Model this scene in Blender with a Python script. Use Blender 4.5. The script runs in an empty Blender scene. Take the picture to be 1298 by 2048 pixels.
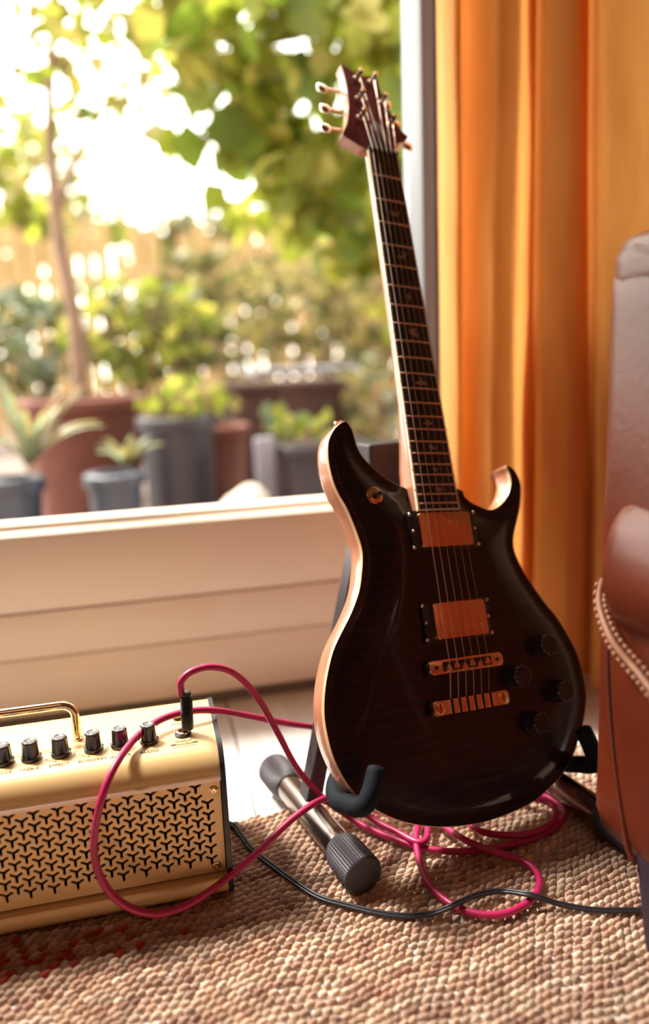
import bpy, bmesh, math, random
import numpy as np
from mathutils import Vector, Matrix
from mathutils.geometry import delaunay_2d_cdt

random.seed(7)
RNG = np.random.default_rng(7)
SC = bpy.context.scene
COL = SC.collection

# ------------------------------------------------------------------ camera
CAM_LOC = Vector((0.0, 0.0, 0.53))
CAM_RIGHT = Vector((0.9710716, -0.2356644, -0.0384988))
CAM_DOWN = Vector((-0.0829325, -0.1816569, -0.9798586))
CAM_FWD = Vector((0.2239242, 0.9547057, -0.1959461))
FPX = 1540.0
cam = bpy.data.cameras.new('camera')
cam.sensor_fit = 'VERTICAL'; cam.sensor_height = 36.0
cam.lens = FPX / 2048 * 36.0
cam.clip_start = 0.02; cam.clip_end = 100
cam.dof.use_dof = True
cam.dof.focus_distance = 0.79
cam.dof.aperture_fstop = 27.07 / 18.0
camo = bpy.data.objects.new('camera', cam); COL.objects.link(camo)
M = Matrix.Identity(4)
for r in range(3):
    M[r][0] = CAM_RIGHT[r]; M[r][1] = -CAM_DOWN[r]; M[r][2] = -CAM_FWD[r]; M[r][3] = CAM_LOC[r]
camo.matrix_world = M
SC.camera = camo

# ------------------------------------------------------------------ sky, lights, exposure
world = bpy.data.worlds.new('overcast_sky'); SC.world = world
world.use_nodes = True
bg = world.node_tree.nodes['Background']
bg.inputs[0].default_value = (1.0, 0.94, 0.85, 1); bg.inputs[1].default_value = 5.0
SC.view_settings.view_transform = 'Standard'; SC.view_settings.look = 'None'
SC.view_settings.exposure = 0.42; SC.view_settings.gamma = 1.0
SC.view_settings.use_curve_mapping = False

def area(name, loc, rot, sx, sy, power, color, portal=False):
    l = bpy.data.lights.new(name, 'AREA'); l.shape = 'RECTANGLE'; l.size = sx; l.size_y = sy
    l.energy = power; l.color = color
    if portal: l.cycles.is_portal = True
    o = bpy.data.objects.new(name, l); COL.objects.link(o); o.location = loc; o.rotation_euler = rot
    return o
sun = bpy.data.lights.new('hazy_sun', 'SUN'); sun.energy = 16.0; sun.angle = math.radians(12); sun.color = (1.0, 0.93, 0.84)
suno = bpy.data.objects.new('hazy_sun', sun); COL.objects.link(suno); suno.location = (-1.5, 3.0, 4.0)
suno.rotation_euler = Vector((0.42, -0.40, -0.82)).to_track_quat('-Z', 'Y').to_euler()
# portals over the window opening and the added backlight window only guide the sky's light into the room
area('window_portal', (-0.62, 1.30, 1.22), (math.radians(-90), 0, 0), 2.2, 1.86, 1, (1, 1, 1), True)
area('curtain_window_portal', (0.95, 1.30, 1.35), (math.radians(-90), 0, 0), 0.86, 1.6, 1, (1, 1, 1), True)
# added warm fill light in the unseen room behind the camera
area('room_fill_light', (-0.5, -1.2, 2.30), (0, 0, 0), 0.6, 0.6, 2.5, (1.0, 0.46, 0.24))

# ------------------------------------------------------------------ helpers
def at(px, py, y):
    d = CAM_RIGHT * ((px - 649) / FPX) + CAM_DOWN * ((py - 1024) / FPX) + CAM_FWD
    return CAM_LOC + d * (y / d.y)

def tag(o, label=None, cat=None, group=None, kind=None):
    if label: o['label'] = label
    if cat: o['category'] = cat
    if group: o['group'] = group
    if kind: o['kind'] = kind
    return o

def empty(name, loc=(0, 0, 0), label=None, cat=None, group=None, kind=None):
    o = bpy.data.objects.new(name, None); COL.objects.link(o); o.location = loc
    o.empty_display_size = 0.05
    return tag(o, label, cat, group, kind)

def link_mesh(name, me, mat, parent=None, smooth=True, angle=0.7):
    if smooth and len(me.polygons):
        me.polygons.foreach_set('use_smooth', np.ones(len(me.polygons), bool))
        me.set_sharp_from_angle(angle=angle)
    o = bpy.data.objects.new(name, me); COL.objects.link(o)
    if mat: me.materials.append(mat)
    if parent: o.parent = parent
    return o

def obj(name, bm, mat, parent=None, smooth=True, angle=0.7, off=None):
    me = bpy.data.meshes.new(name)
    if off is not None: bmesh.ops.translate(bm, verts=bm.verts, vec=Vector(off))
    bmesh.ops.recalc_face_normals(bm, faces=bm.faces)
    bm.to_mesh(me); bm.free()
    return link_mesh(name, me, mat, parent, smooth, angle)

def pyobj(name, v, f, mat, parent=None, smooth=True, angle=0.7):
    me = bpy.data.meshes.new(name); me.from_pydata([tuple(map(float, p)) for p in v], [], f); me.update()
    return link_mesh(name, me, mat, parent, smooth, angle)

def struct(o): o['kind'] = 'structure'; return o

def copy_tree(o, parent=None):
    c = o.copy(); COL.objects.link(c)
    if parent: c.parent = parent
    for ch in list(o.children): copy_tree(ch, c)
    return c

def box(bm, lo, hi, bev=0.0, seg=2, mtx=None):
    lo = Vector(lo); hi = Vector(hi); c = (lo + hi) / 2; s = hi - lo
    r = bmesh.ops.create_cube(bm, size=1.0, matrix=Matrix.Translation(c) @ Matrix.Diagonal((s.x, s.y, s.z, 1)))
    vs = r['verts']
    if bev > 0:
        es = list({e for v in vs for e in v.link_edges})
        r2 = bmesh.ops.bevel(bm, geom=es, offset=bev, segments=seg, profile=0.5, affect='EDGES')
        vs = list({v for f in r2['faces'] for v in f.verts} | {v for v in vs if v.is_valid})
        seen = set(vs); st = list(vs)
        while st:
            v = st.pop()
            for e in v.link_edges:
                w = e.other_vert(v)
                if w not in seen: seen.add(w); st.append(w)
        vs = list(seen)
    if mtx is not None: bmesh.ops.transform(bm, matrix=mtx, verts=vs)
    return bm

def nbox(lo, hi, bev=0.0, seg=2, mtx=None):
    bm = bmesh.new(); return box(bm, lo, hi, bev, seg, mtx)

def basis(axis, up=(0, 0, 1)):
    a = Vector(axis).normalized(); u = Vector(up)
    if abs(a.dot(u)) > 0.97: u = Vector((1, 0, 0))
    x = u.cross(a).normalized(); y = a.cross(x)
    return x, y, a

def frame(origin, axis, up=(0, 1, 0)):
    x, y, a = basis(axis, up)
    m = Matrix.Identity(4)
    for r in range(3):
        m[r][0] = x[r]; m[r][1] = y[r]; m[r][2] = a[r]; m[r][3] = origin[r]
    return m

def lathe(bm, prof, n=24, mtx=None, mod=None):
    """prof: (radius, height) list; mod(theta, k) scales the radius"""
    rings = []
    for k, (r, h) in enumerate(prof):
        ring = []
        for i in range(n):
            t = 2 * math.pi * i / n
            rr = r * (mod(t, k) if mod else 1.0)
            p = Vector((rr * math.cos(t), rr * math.sin(t), h))
            ring.append(bm.verts.new(mtx @ p if mtx else p))
        rings.append(ring)
    for a, b in zip(rings, rings[1:]):
        for i in range(n):
            bm.faces.new((a[i], a[(i + 1) % n], b[(i + 1) % n], b[i]))
    if prof[0][0] > 1e-6: bm.faces.new(list(reversed(rings[0])))
    if prof[-1][0] > 1e-6: bm.faces.new(rings[-1])
    return bm

def nlathe(*a, **k):
    bm = bmesh.new(); return lathe(bm, *a, **k)

def catmull(pts, sub=6, closed=False):
    P = [Vector(p) for p in pts]; n = len(P); out = []
    rng = range(n if closed else n - 1)
    for i in rng:
        if closed: p0, p1, p2, p3 = P[i - 1], P[i], P[(i + 1) % n], P[(i + 2) % n]
        else: p0, p1, p2, p3 = P[max(i - 1, 0)], P[i], P[i + 1], P[min(i + 2, n - 1)]
        for k in range(sub):
            t = k / sub
            out.append(0.5 * ((2 * p1) + (p2 - p0) * t + (2 * p0 - 5 * p1 + 4 * p2 - p3) * t * t + (3 * p1 - p0 - 3 * p2 + p3) * t ** 3))
    if not closed: out.append(P[-1].copy())
    return out

def tube(bm, path, r, n=10, cap=True, flat=None):
    """r: number or list; flat=(a,b) gives an elliptic section"""
    P = [Vector(p) for p in path]; m = len(P)
    rs = r if isinstance(r, (list, tuple)) else [r] * m
    T = [(P[min(i + 1, m - 1)] - P[max(i - 1, 0)]).normalized() for i in range(m)]
    x, y, _ = basis(T[0])
    rings = []
    for i in range(m):
        x = (x - T[i] * x.dot(T[i])).normalized(); y = T[i].cross(x)
        ring = []
        for k in range(n):
            a = 2 * math.pi * k / n
            ring.append(bm.verts.new(P[i] + (x * math.cos(a) + y * math.sin(a)) * rs[i]))
        rings.append(ring)
    for a, b in zip(rings, rings[1:]):
        for k in range(n):
            bm.faces.new((a[k], a[(k + 1) % n], b[(k + 1) % n], b[k]))
    if cap:
        bm.faces.new(list(reversed(rings[0]))); bm.faces.new(rings[-1])
    return bm

def ntube(*a, **k):
    bm = bmesh.new(); return tube(bm, *a, **k)

def prism(bm, poly, h0, h1, mtx=None, bev=0.0):
    """polygon (x,y) extruded along z from h0 to h1"""
    tf = (lambda p: mtx @ Vector(p)) if mtx else Vector
    lo = [bm.verts.new(tf((p[0], p[1], h0))) for p in poly]
    hi = [bm.verts.new(tf((p[0], p[1], h1))) for p in poly]
    n = len(poly)
    bm.faces.new(list(reversed(lo))); ftop = bm.faces.new(hi)
    for i in range(n): bm.faces.new((lo[i], lo[(i + 1) % n], hi[(i + 1) % n], hi[i]))
    if bev: bmesh.ops.bevel(bm, geom=list(ftop.edges), offset=bev, segments=2, profile=0.5, affect='EDGES')
    return bm

def nprism(*a, **k):
    bm = bmesh.new(); return prism(bm, *a, **k)

def roundrect(w, h, r, n=5):
    out = []
    for cx, cy, a0 in ((w/2 - r, h/2 - r, 0), (-w/2 + r, h/2 - r, 90), (-w/2 + r, -h/2 + r, 180), (w/2 - r, -h/2 + r, 270)):
        for k in range(n + 1):
            a = math.radians(a0 + 90 * k / n); out.append((cx + r * math.cos(a), cy + r * math.sin(a)))
    return out

def curve_mesh(cu):
    o = bpy.data.objects.new('tmp', cu); COL.objects.link(o)
    dg = bpy.context.evaluated_depsgraph_get(); dg.update()
    me = bpy.data.meshes.new_from_object(o.evaluated_get(dg))
    bpy.data.objects.remove(o); bpy.data.curves.remove(cu)
    return me

def text_mesh(body, size, align='CENTER', extr=0.00006):
    cu = bpy.data.curves.new('t', 'FONT'); cu.body = body; cu.size = size; cu.align_x = align; cu.extrude = extr; cu.offset = size * 0.022
    return curve_mesh(cu)

# ------------------------------------------------------------------ materials
MATS = {}
def mat(name, c1, c2=None, rough=0.5, metal=0.0, scale=20.0, bump=0.0, bscale=None, coat=0.0, spec=0.5,
        stretch=(1, 1, 1), detail=4.0, attr=None, trans=0.0, sheen=0.0, lo=0.35, hi=0.65, coat_r=0.05):
    """procedural material: two colours mixed by noise in object space, optional bump, coat, translucency"""
    m = bpy.data.materials.new(name); m.use_nodes = True
    nt = m.node_tree; N = nt.nodes; Lk = nt.links
    b = N['Principled BSDF']; out = N['Material Output']
    c2 = c2 or tuple(x * 0.85 for x in c1)
    tc = N.new('ShaderNodeTexCoord'); mp = N.new('ShaderNodeMapping'); mp.inputs['Scale'].default_value = stretch
    nz = N.new('ShaderNodeTexNoise'); nz.inputs['Scale'].default_value = scale; nz.inputs['Detail'].default_value = detail
    Lk.new(tc.outputs['Object'], mp.inputs[0]); Lk.new(mp.outputs[0], nz.inputs['Vector'])
    rp = N.new('ShaderNodeValToRGB'); rp.color_ramp.elements[0].position = lo; rp.color_ramp.elements[1].position = hi
    rp.color_ramp.elements[0].color = (*c1, 1); rp.color_ramp.elements[1].color = (*c2, 1)
    Lk.new(nz.outputs['Fac'], rp.inputs[0])
    col = rp.outputs[0]
    if attr:
        at_ = N.new('ShaderNodeAttribute'); at_.attribute_name = attr
        mx = N.new('ShaderNodeMix'); mx.data_type = 'RGBA'; mx.blend_type = 'MULTIPLY'; mx.inputs[0].default_value = 1.0
        Lk.new(at_.outputs['Color'], mx.inputs[6]); Lk.new(col, mx.inputs[7]); col = mx.outputs[2]
    Lk.new(col, b.inputs['Base Color'])
    b.inputs['Roughness'].default_value = rough; b.inputs['Metallic'].default_value = metal
    b.inputs['Specular IOR Level'].default_value = spec
    b.inputs['Coat Weight'].default_value = coat; b.inputs['Coat Roughness'].default_value = coat_r
    if sheen: b.inputs['Sheen Weight'].default_value = sheen
    if bump:
        nb = N.new('ShaderNodeTexNoise'); nb.inputs['Scale'].default_value = bscale or scale * 4; nb.inputs['Detail'].default_value = 5
        Lk.new(mp.outputs[0], nb.inputs['Vector'])
        bp = N.new('ShaderNodeBump'); bp.inputs['Strength'].default_value = bump; bp.inputs['Distance'].default_value = 0.002
        Lk.new(nb.outputs['Fac'], bp.inputs['Height']); Lk.new(bp.outputs[0], b.inputs['Normal'])
    if trans:
        tr = N.new('ShaderNodeBsdfTranslucent'); Lk.new(col, tr.inputs[0])
        ms = N.new('ShaderNodeMixShader'); ms.inputs[0].default_value = trans
        Lk.new(b.outputs[0], ms.inputs[1]); Lk.new(tr.outputs[0], ms.inputs[2]); Lk.new(ms.outputs[0], out.inputs[0])
    MATS[name] = m
    return m

def wood_flame(name, c1, c2, c3):
    """dark stained flame maple: irregular stripes across the body under clear lacquer"""
    m = mat(name, c1, c2, rough=0.42, scale=9, stretch=(0.5, 6, 1), coat=0.7, coat_r=0.04, spec=0.2)
    nt = m.node_tree; N = nt.nodes; Lk = nt.links; b = N['Principled BSDF']
    tc = N.new('ShaderNodeTexCoord'); mp = N.new('ShaderNodeMapping'); mp.inputs['Scale'].default_value = (0.16, 1.0, 1.0)
    wv = N.new('ShaderNodeTexWave'); wv.wave_type = 'BANDS'; wv.bands_direction = 'Y'
    wv.inputs['Scale'].default_value = 34; wv.inputs['Distortion'].default_value = 9; wv.inputs['Detail'].default_value = 3; wv.inputs['Detail Scale'].default_value = 1.6
    Lk.new(tc.outputs['Object'], mp.inputs[0]); Lk.new(mp.outputs[0], wv.inputs['Vector'])
    mx = N.new('ShaderNodeMix'); mx.data_type = 'RGBA'; mx.inputs[7].default_value = (*c3, 1)
    src = b.inputs['Base Color'].links[0].from_socket
    mm = N.new('ShaderNodeMath'); mm.operation = 'MULTIPLY'; mm.inputs[1].default_value = 0.75
    Lk.new(wv.outputs['Fac'], mm.inputs[0]); Lk.new(mm.outputs[0], mx.inputs[0]); Lk.new(src, mx.inputs[6]); Lk.new(mx.outputs[2], b.inputs['Base Color'])
    return m

def glass_mat(name):
    m = bpy.data.materials.new(name); m.use_nodes = True
    nt = m.node_tree; N = nt.nodes; Lk = nt.links
    N.remove(N['Principled BSDF']); out = N['Material Output']
    t = N.new('ShaderNodeBsdfTransparent'); t.inputs[0].default_value = (0.97, 0.985, 0.97, 1)
    g = N.new('ShaderNodeBsdfGlossy'); g.inputs['Roughness'].default_value = 0.0
    fr = N.new('ShaderNodeFresnel'); fr.inputs[0].default_value = 1.45
    tc = N.new('ShaderNodeTexCoord'); nz = N.new('ShaderNodeTexNoise'); nz.inputs['Scale'].default_value = 3
    Lk.new(tc.outputs['Object'], nz.inputs['Vector'])
    mm = N.new('ShaderNodeMath'); mm.operation = 'MULTIPLY'; Lk.new(fr.outputs[0], mm.inputs[0]); Lk.new(nz.outputs['Fac'], mm.inputs[1])
    ms = N.new('ShaderNodeMixShader'); Lk.new(mm.outputs[0], ms.inputs[0]); Lk.new(t.outputs[0], ms.inputs[1]); Lk.new(g.outputs[0], ms.inputs[2])
    Lk.new(ms.outputs[0], out.inputs[0])
    return m

# ------------------------------------------------------------------ the room
ZF = -0.010            # floor boards lie a rug's thickness under the rug's face
m_wall = mat('warm_plaster', (0.26, 0.14, 0.08), (0.23, 0.12, 0.07), rough=0.9, scale=6, bump=0.1)
m_ceil = mat('ceiling_paint', (0.36, 0.27, 0.20), (0.33, 0.25, 0.18), rough=0.9, scale=5)
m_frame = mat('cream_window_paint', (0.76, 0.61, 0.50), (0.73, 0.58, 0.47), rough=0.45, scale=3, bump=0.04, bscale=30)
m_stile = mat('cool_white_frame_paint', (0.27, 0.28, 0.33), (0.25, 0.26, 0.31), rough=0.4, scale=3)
m_jamb = mat('white_jamb_paint', (0.72, 0.68, 0.66), (0.68, 0.64, 0.62), rough=0.45, scale=3)
m_gasket = mat('grey_window_seal', (0.20, 0.22, 0.30), (0.16, 0.18, 0.26), rough=0.6, scale=30)
m_board = mat('white_floor_paint', (0.82, 0.80, 0.80), (0.74, 0.72, 0.72), rough=0.38, scale=5, stretch=(8, 1, 1), bump=0.06)
m_sub = mat('floor_gap', (0.16, 0.13, 0.11), rough=0.9)
m_glass = glass_mat('window_glass')

fl = struct(obj('floor', nbox((-2.0, -2.4, ZF - 0.06), (1.6, 1.20, ZF - 0.012)), m_sub, smooth=False))
pw = 0.150
me_plank = None
x = 0.0985 - pw * 14
while x < 1.6:
    x0, x1 = max(x, -2.0), min(x + pw, 1.6)
    if x1 - x0 > 0.02:
        full = abs((x1 - x0) - pw) < 1e-6
        if full and me_plank:
            o = bpy.data.objects.new('floor_board', me_plank); COL.objects.link(o); o.parent = fl
        else:
            w = x1 - x0
            o = obj('floor_board', nbox((0.0011, -2.4, ZF - 0.012), (w - 0.0011, 1.20, ZF), 0.0012, 1), m_board, fl)
            if full: me_plank = o.data
        o.location = (x0, 0, 0)
    x += pw

def wall(name, parts, m):
    bm = bmesh.new()
    for lo, hi in parts: box(bm, lo, hi)
    return struct(obj(name, bm, m, smooth=False))
wall('wall_left', [((-2.1, -2.5, ZF - 0.06), (-2.0, 1.5, 2.45))], m_wall)
wall('wall_right', [((1.6, -2.5, ZF - 0.06), (1.7, 1.5, 2.45))], m_wall)
wall('wall_back', [((-2.0, -2.5, ZF - 0.06), (1.6, -2.4, 2.45))], m_wall)
wall('ceiling', [((-2.1, -2.5, 2.40), (1.7, 1.45, 2.50))], m_ceil)
# window wall: piers, head, and an unseen low wall added to cut the curtain's lower backlight
wall('wall_window', [((-2.0, 1.20, ZF - 0.06), (-1.74, 1.42, 2.40)), ((-1.74, 1.20, 2.16), (1.6, 1.42, 2.40)),
                     ((1.40, 1.20, ZF - 0.06), (1.6, 1.42, 2.16)), ((0.515, 1.20, ZF - 0.06), (1.40, 1.42, 0.56))], m_wall)

# window_1: the big pane the garden is seen through
w1 = struct(empty('window_1', (-0.62, 1.2, 0.0)))
def wpart(name, lo, hi, m, bev=0.004, parent=w1):
    o = obj(name, nbox(lo, hi, bev), m, parent); o.location = -parent.location; return o
X0, X1 = -1.74, 0.515
wpart('bottom_rail', (X0, 1.170, 0.1745), (0.4985, 1.268, 0.293), m_frame, 0.006)
wpart('lower_frame', (X0, 1.1685, 0.1035), (X1, 1.30, 0.1744), m_frame, 0.002)
wpart('base_frame', (X0, 1.1665, 0.012), (X1, 1.32, 0.1034), m_frame, 0.003)
wpart('base_shadow_strip', (X0, 1.178, ZF - 0.02), (X1, 1.32, 0.0125), m_sub, 0.0)  # dark recessed strip: the shadow line at the floor, put into its colour
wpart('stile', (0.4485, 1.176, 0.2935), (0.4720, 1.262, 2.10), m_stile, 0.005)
wpart('seal_strip', (0.4722, 1.186, 0.2935), (0.4790, 1.262, 2.10), m_gasket, 0.001)
wpart('side_jamb', (0.4792, 1.128, 0.2935), (0.5148, 1.300, 2.15), m_jamb, 0.004)
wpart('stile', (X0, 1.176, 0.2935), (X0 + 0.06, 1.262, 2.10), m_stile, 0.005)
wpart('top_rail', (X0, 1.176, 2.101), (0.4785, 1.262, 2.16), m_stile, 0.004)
wpart('glazing_bead', (X0 + 0.06, 1.214, 0.2932), (0.4483, 1.262, 0.3005), m_frame, 0.002)
wpart('pane', (X0 + 0.06, 1.236, 0.3006), (0.4484, 1.2365, 2.1005), m_glass, 0.0)

# backlight_window: unseen window added behind the curtain to light it from the back
w2 = struct(empty('backlight_window', (0.95, 1.2, 0.56)))
wpart('backlight_sill', (0.516, 1.14, 0.5605), (1.40, 1.30, 0.585), m_stile, 0.004, w2)
for xa, xb in ((0.516, 0.566), (1.35, 1.40)): wpart('stile', (xa, 1.21, 0.5855), (xb, 1.27, 2.105), m_stile, 0.004, w2)  # stiles of the added backlight window
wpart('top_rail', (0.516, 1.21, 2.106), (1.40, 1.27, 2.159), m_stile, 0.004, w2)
wpart('pane', (0.5665, 1.236, 0.5855), (1.3495, 1.2365, 2.1055), m_glass, 0.0, w2)

# ------------------------------------------------------------------ curtain
m_curt = mat('orange_curtain_cloth', (0.90, 0.47, 0.13), (0.85, 0.42, 0.11), rough=0.85, scale=60, stretch=(1, 1, 0.15),
             bump=0.25, bscale=900, trans=0.46, sheen=0.2, spec=0.15)
def curtain():
    # plan of the pleats: (x, y) at the top and at the hem; the cloth gathers a little towards the floor
    top = [(.441, 1.095), (.440, 1.070), (.4445, 1.044), (.4535, 1.040), (.459, 1.062), (.468, 1.086), (.478, 1.074), (.486, 1.034), (.4945, 1.014),
           (.508, 1.016)]
    def gather(c):
        """a deep fold: the cloth tucks back behind the next ridge and is bunched there in several layers"""
        return [(c - .034, 1.022), (c - .022, 1.034), (c - .008, 1.048), (c + .008, 1.060), (c + .015, 1.064), (c + .008, 1.068), (c - .012, 1.070), (c - .018, 1.073), (c - .012, 1.076), (c + .008, 1.078), (c + .014, 1.081),
                (c + .008, 1.084), (c - .012, 1.086), (c - .018, 1.089), (c - .012, 1.092), (c + .012, 1.093), (c + .022, 1.086), (c + .025, 1.070), (c + .020, 1.052), (c + .009, 1.036), (c + .004, 1.026), (c + .008, 1.018), (c + .020, 1.015)]
    top += gather(.560) + [(.600, 1.016)] + gather(.6375) + [(.690, 1.020), (.715, 1.026), (.740, 1.020)] + gather(.790) + [(.84, 1.02), (.87, 1.025)] + gather(.92) + [(.98, 1.02), (1.02, 1.03), (1.06, 1.02), (1.10, 1.04)]
    def low(p):
        x, y = p
        k = np.interp(x, [.44, .47, .50, .56, .61, .64, .70, .80, 1.1], [-.003, -.012, -.020, -.010, .005, .016, .022, .02, .02])
        return (x + float(k), y - 0.016)
    hem = [low(p) for p in top]
    T = catmull([(a, b, 0) for a, b in top], 4); H = catmull([(a, b, 0) for a, b in hem], 4)
    n = len(T); rows = 48; v = []; f = []
    for j in range(rows + 1):
        t = j / rows; z = 2.2 + (0.004 - 2.2) * t
        s = min(1.0, max(0.0, (1.25 - z) / 1.25)); s = s * s * (3 - 2 * s) if z < 1.25 else 0.0
        for i in range(n):
            p = T[i].lerp(H[i], s)
            w = 0.0022 * math.sin(z * 9 + i * 0.21) + 0.0012 * math.sin(z * 23 + i * 0.47)
            v.append((p.x + w * 0.5, p.y + w, z))
    for j in range(rows):
        for i in range(n - 1):
            a = j * n + i; f.append((a, a + n, a + n + 1, a + 1))
    o = pyobj('curtain', v, f, m_curt, angle=3.1)
    tag(o, 'long orange curtain in deep folds hanging beside the window', 'curtain')
    return o
curtain()

# ------------------------------------------------------------------ rug
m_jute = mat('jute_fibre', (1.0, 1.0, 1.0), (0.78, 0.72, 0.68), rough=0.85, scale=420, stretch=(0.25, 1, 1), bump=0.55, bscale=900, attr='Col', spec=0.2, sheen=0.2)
m_back = mat('jute_backing', (0.07, 0.035, 0.022), (0.11, 0.06, 0.04), rough=0.95, scale=180, bump=0.5)
RUGA = math.radians(4.8)
rug = empty('jute_rug', (0.15, 0.30, ZF), 'flat woven tan jute rug lying on the white floor boards', 'rug')
ru = Vector((math.cos(RUGA), math.sin(RUGA), 0)); rv = Vector((-math.sin(RUGA), math.cos(RUGA), 0))
E0 = Vector((0.0683, 0.8301, 0))                         # a point of the rug's far edge
bm = nbox((-0.95, -1.4, 0.0), (0.95, -0.004, 0.0062), 0.002, 1)
rb = obj('backing', bm, m_back, rug)
rb.matrix_parent_inverse = Matrix.Translation(-rug.location)
rb.matrix_local = Matrix.Translation((E0.x, E0.y, ZF)) @ Matrix.Rotation(RUGA, 4, 'Z')

def weave():
    pa, pb = 0.0091, 0.0083
    ii = np.arange(-68, 86); jj = np.arange(0, 78)
    I, J = np.meshgrid(ii, jj); I = I.ravel(); J = J.ravel()
    a = I * pa + J * pa * 0.37 - np.floor(J * 0.37) * pa
    tri = lambda s: 2 * np.abs(2 * (s - np.floor(s + 0.5))) - 1
    zig = tri(a / 0.125 + J * 0.021)
    b = -0.004 - J * pb + zig * 0.0058
    slope = np.sign(((a / 0.125 + J * 0.021) % 1.0) - 0.5)
    px = E0.x + ru.x * a + rv.x * b; py = E0.y + ru.y * a + rv.y * b
    edge = (a * 0 - b)
    # only the part of the rug in and around the picture
    keep = (px > -0.52) & (px < 0.80) & (py > 0.27) & (b < -0.0035) & (px - 0.80 * py < 0.30)
    a, b, px, py, slope = a[keep], b[keep], px[keep], py[keep], slope[keep]
    n = len(a)
    tilt = RUGA + 0.17 - 0.11 * slope + RNG.normal(0, 0.13, n)
    ln = 0.0062 * RNG.uniform(0.9, 1.14, n); wd = 0.0030 * RNG.uniform(0.88, 1.12, n); ht = 0.0052 * RNG.uniform(0.85, 1.15, n)
    px = px + RNG.normal(0, 0.0005, n); py = py + RNG.normal(0, 0.0004, n)
    # unit stitch: a puffed strand, half an ellipsoid with pointed ends
    seg, rings = 9, 4
    uv = []
    for r in range(rings):
        phi = math.pi / 2 * r / rings
        for s in range(seg):
            t = 2 * math.pi * s / seg
            c = math.cos(t); sn = math.sin(t)
            uv.append((math.copysign(abs(c) ** 0.9, c) * math.cos(phi), math.copysign(abs(sn) ** 1.15, sn) * math.cos(phi), math.sin(phi)))
    uv.append((0, 0, 1)); uv = np.array(uv); k = len(uv)
    fc = []
    for r in range(rings - 1):
        for s in range(seg): fc.append((r * seg + s, r * seg + (s + 1) % seg, (r + 1) * seg + (s + 1) % seg, (r + 1) * seg + s))
    tr = [((rings - 1) * seg + s, (rings - 1) * seg + (s + 1) % seg, k - 1) for s in range(seg)]
    L = uv[None, :, :] * np.stack([ln, wd, ht], 1)[:, None, :]
    L[:, :, 2] += 0.0016 * uv[None, :, 0] * 1.0                          # each strand dives under its neighbour
    ct, st = np.cos(tilt)[:, None], np.sin(tilt)[:, None]
    V = np.stack([px[:, None] + L[..., 0] * ct - L[..., 1] * st, py[:, None] + L[..., 0] * st + L[..., 1] * ct, L[..., 2] - 0.0042], 2)
    pal = np.array([(.64, .45, .335), (.57, .37, .27), (.70, .53, .41), (.42, .24, .18), (.61, .42, .32), (.74, .58, .47), (.50, .31, .235)])
    # strands dyed darker or redder come in runs along the yarn
    run = np.sin(px * 61 + np.round(b / pb) * 2.4) + np.sin(px * 23 - np.round(b / pb) * 1.1) + RNG.normal(0, 0.8, n)
    ix = np.clip(((run + 2.6) / 5.2 * len(pal)).astype(int), 0, len(pal) - 1)
    colr = pal[np.array([3, 6, 1, 4, 0, 2, 5])[ix]] * RNG.uniform(0.72, 1.18, (n, 1))
    # reddish light in front of the amplifier, put into the strand colours
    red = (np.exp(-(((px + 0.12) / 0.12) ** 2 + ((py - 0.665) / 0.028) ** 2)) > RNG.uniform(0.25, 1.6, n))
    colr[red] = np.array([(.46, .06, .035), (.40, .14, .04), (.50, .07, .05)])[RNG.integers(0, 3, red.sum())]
    # pale weft knots between the strands
    m2 = n; kx = px + ru.x * pa * 0.5 + rv.x * 0.0036 * 1.0 + RNG.normal(0, 0.0006, m2); ky = py + ru.y * pa * 0.5 - 0.0036 + RNG.normal(0, 0.0006, m2)
    dome = np.array([(math.cos(t) * c, math.sin(t) * c, s) for c, s in ((1, 0), (.72, .7)) for t in (0, 1.257, 2.513, 3.77, 5.027)] + [(0, 0, 1)])
    K = dome[None] * np.stack([RNG.uniform(.0009, .0017, m2), RNG.uniform(.0009, .0015, m2), RNG.uniform(.0016, .0034, m2)], 1)[:, None, :]
    K[..., 0] += kx[:, None]; K[..., 1] += ky[:, None]; K[..., 2] -= 0.0046
    kf = [(i, (i + 1) % 5, 5 + (i + 1) % 5, 5 + i) for i in range(5)]; kt = [(5 + i, 5 + (i + 1) % 5, 10) for i in range(5)]
    kcol = np.array((.84, .68, .54))[None] * RNG.uniform(0.8, 1.1, (m2, 1))
    verts = np.concatenate([V.reshape(-1, 3), K.reshape(-1, 3)])
    q = np.array(fc); t3 = np.array(tr); Q = (q[None] + (np.arange(n) * k)[:, None, None]).reshape(-1, 4); T3 = (t3[None] + (np.arange(n) * k)[:, None, None]).reshape(-1, 3)
    o2 = n * k; kq = np.array(kf); kt = np.array(kt)
    Q = np.concatenate([Q, (kq[None] + (np.arange(m2) * 11)[:, None, None] + o2).reshape(-1, 4)]); T3 = np.concatenate([T3, (kt[None] + (np.arange(m2) * 11)[:, None, None] + o2).reshape(-1, 3)])
    me = bpy.data.meshes.new('weave'); nl = Q.size + T3.size; npoly = len(Q) + len(T3)
    me.vertices.add(len(verts)); me.vertices.foreach_set('co', verts.astype(np.float32).ravel())
    me.loops.add(nl); me.loops.foreach_set('vertex_index', np.concatenate([Q.ravel(), T3.ravel()]).astype(np.int32))
    me.polygons.add(npoly); me.polygons.foreach_set('loop_start', np.concatenate([np.arange(len(Q)) * 4, len(Q) * 4 + np.arange(len(T3)) * 3]).astype(np.int32))
    me.update(calc_edges=True)
    me.polygons.foreach_set('use_smooth', np.ones(npoly, bool))
    ca = me.color_attributes.new('Col', 'FLOAT_COLOR', 'POINT')
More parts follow.
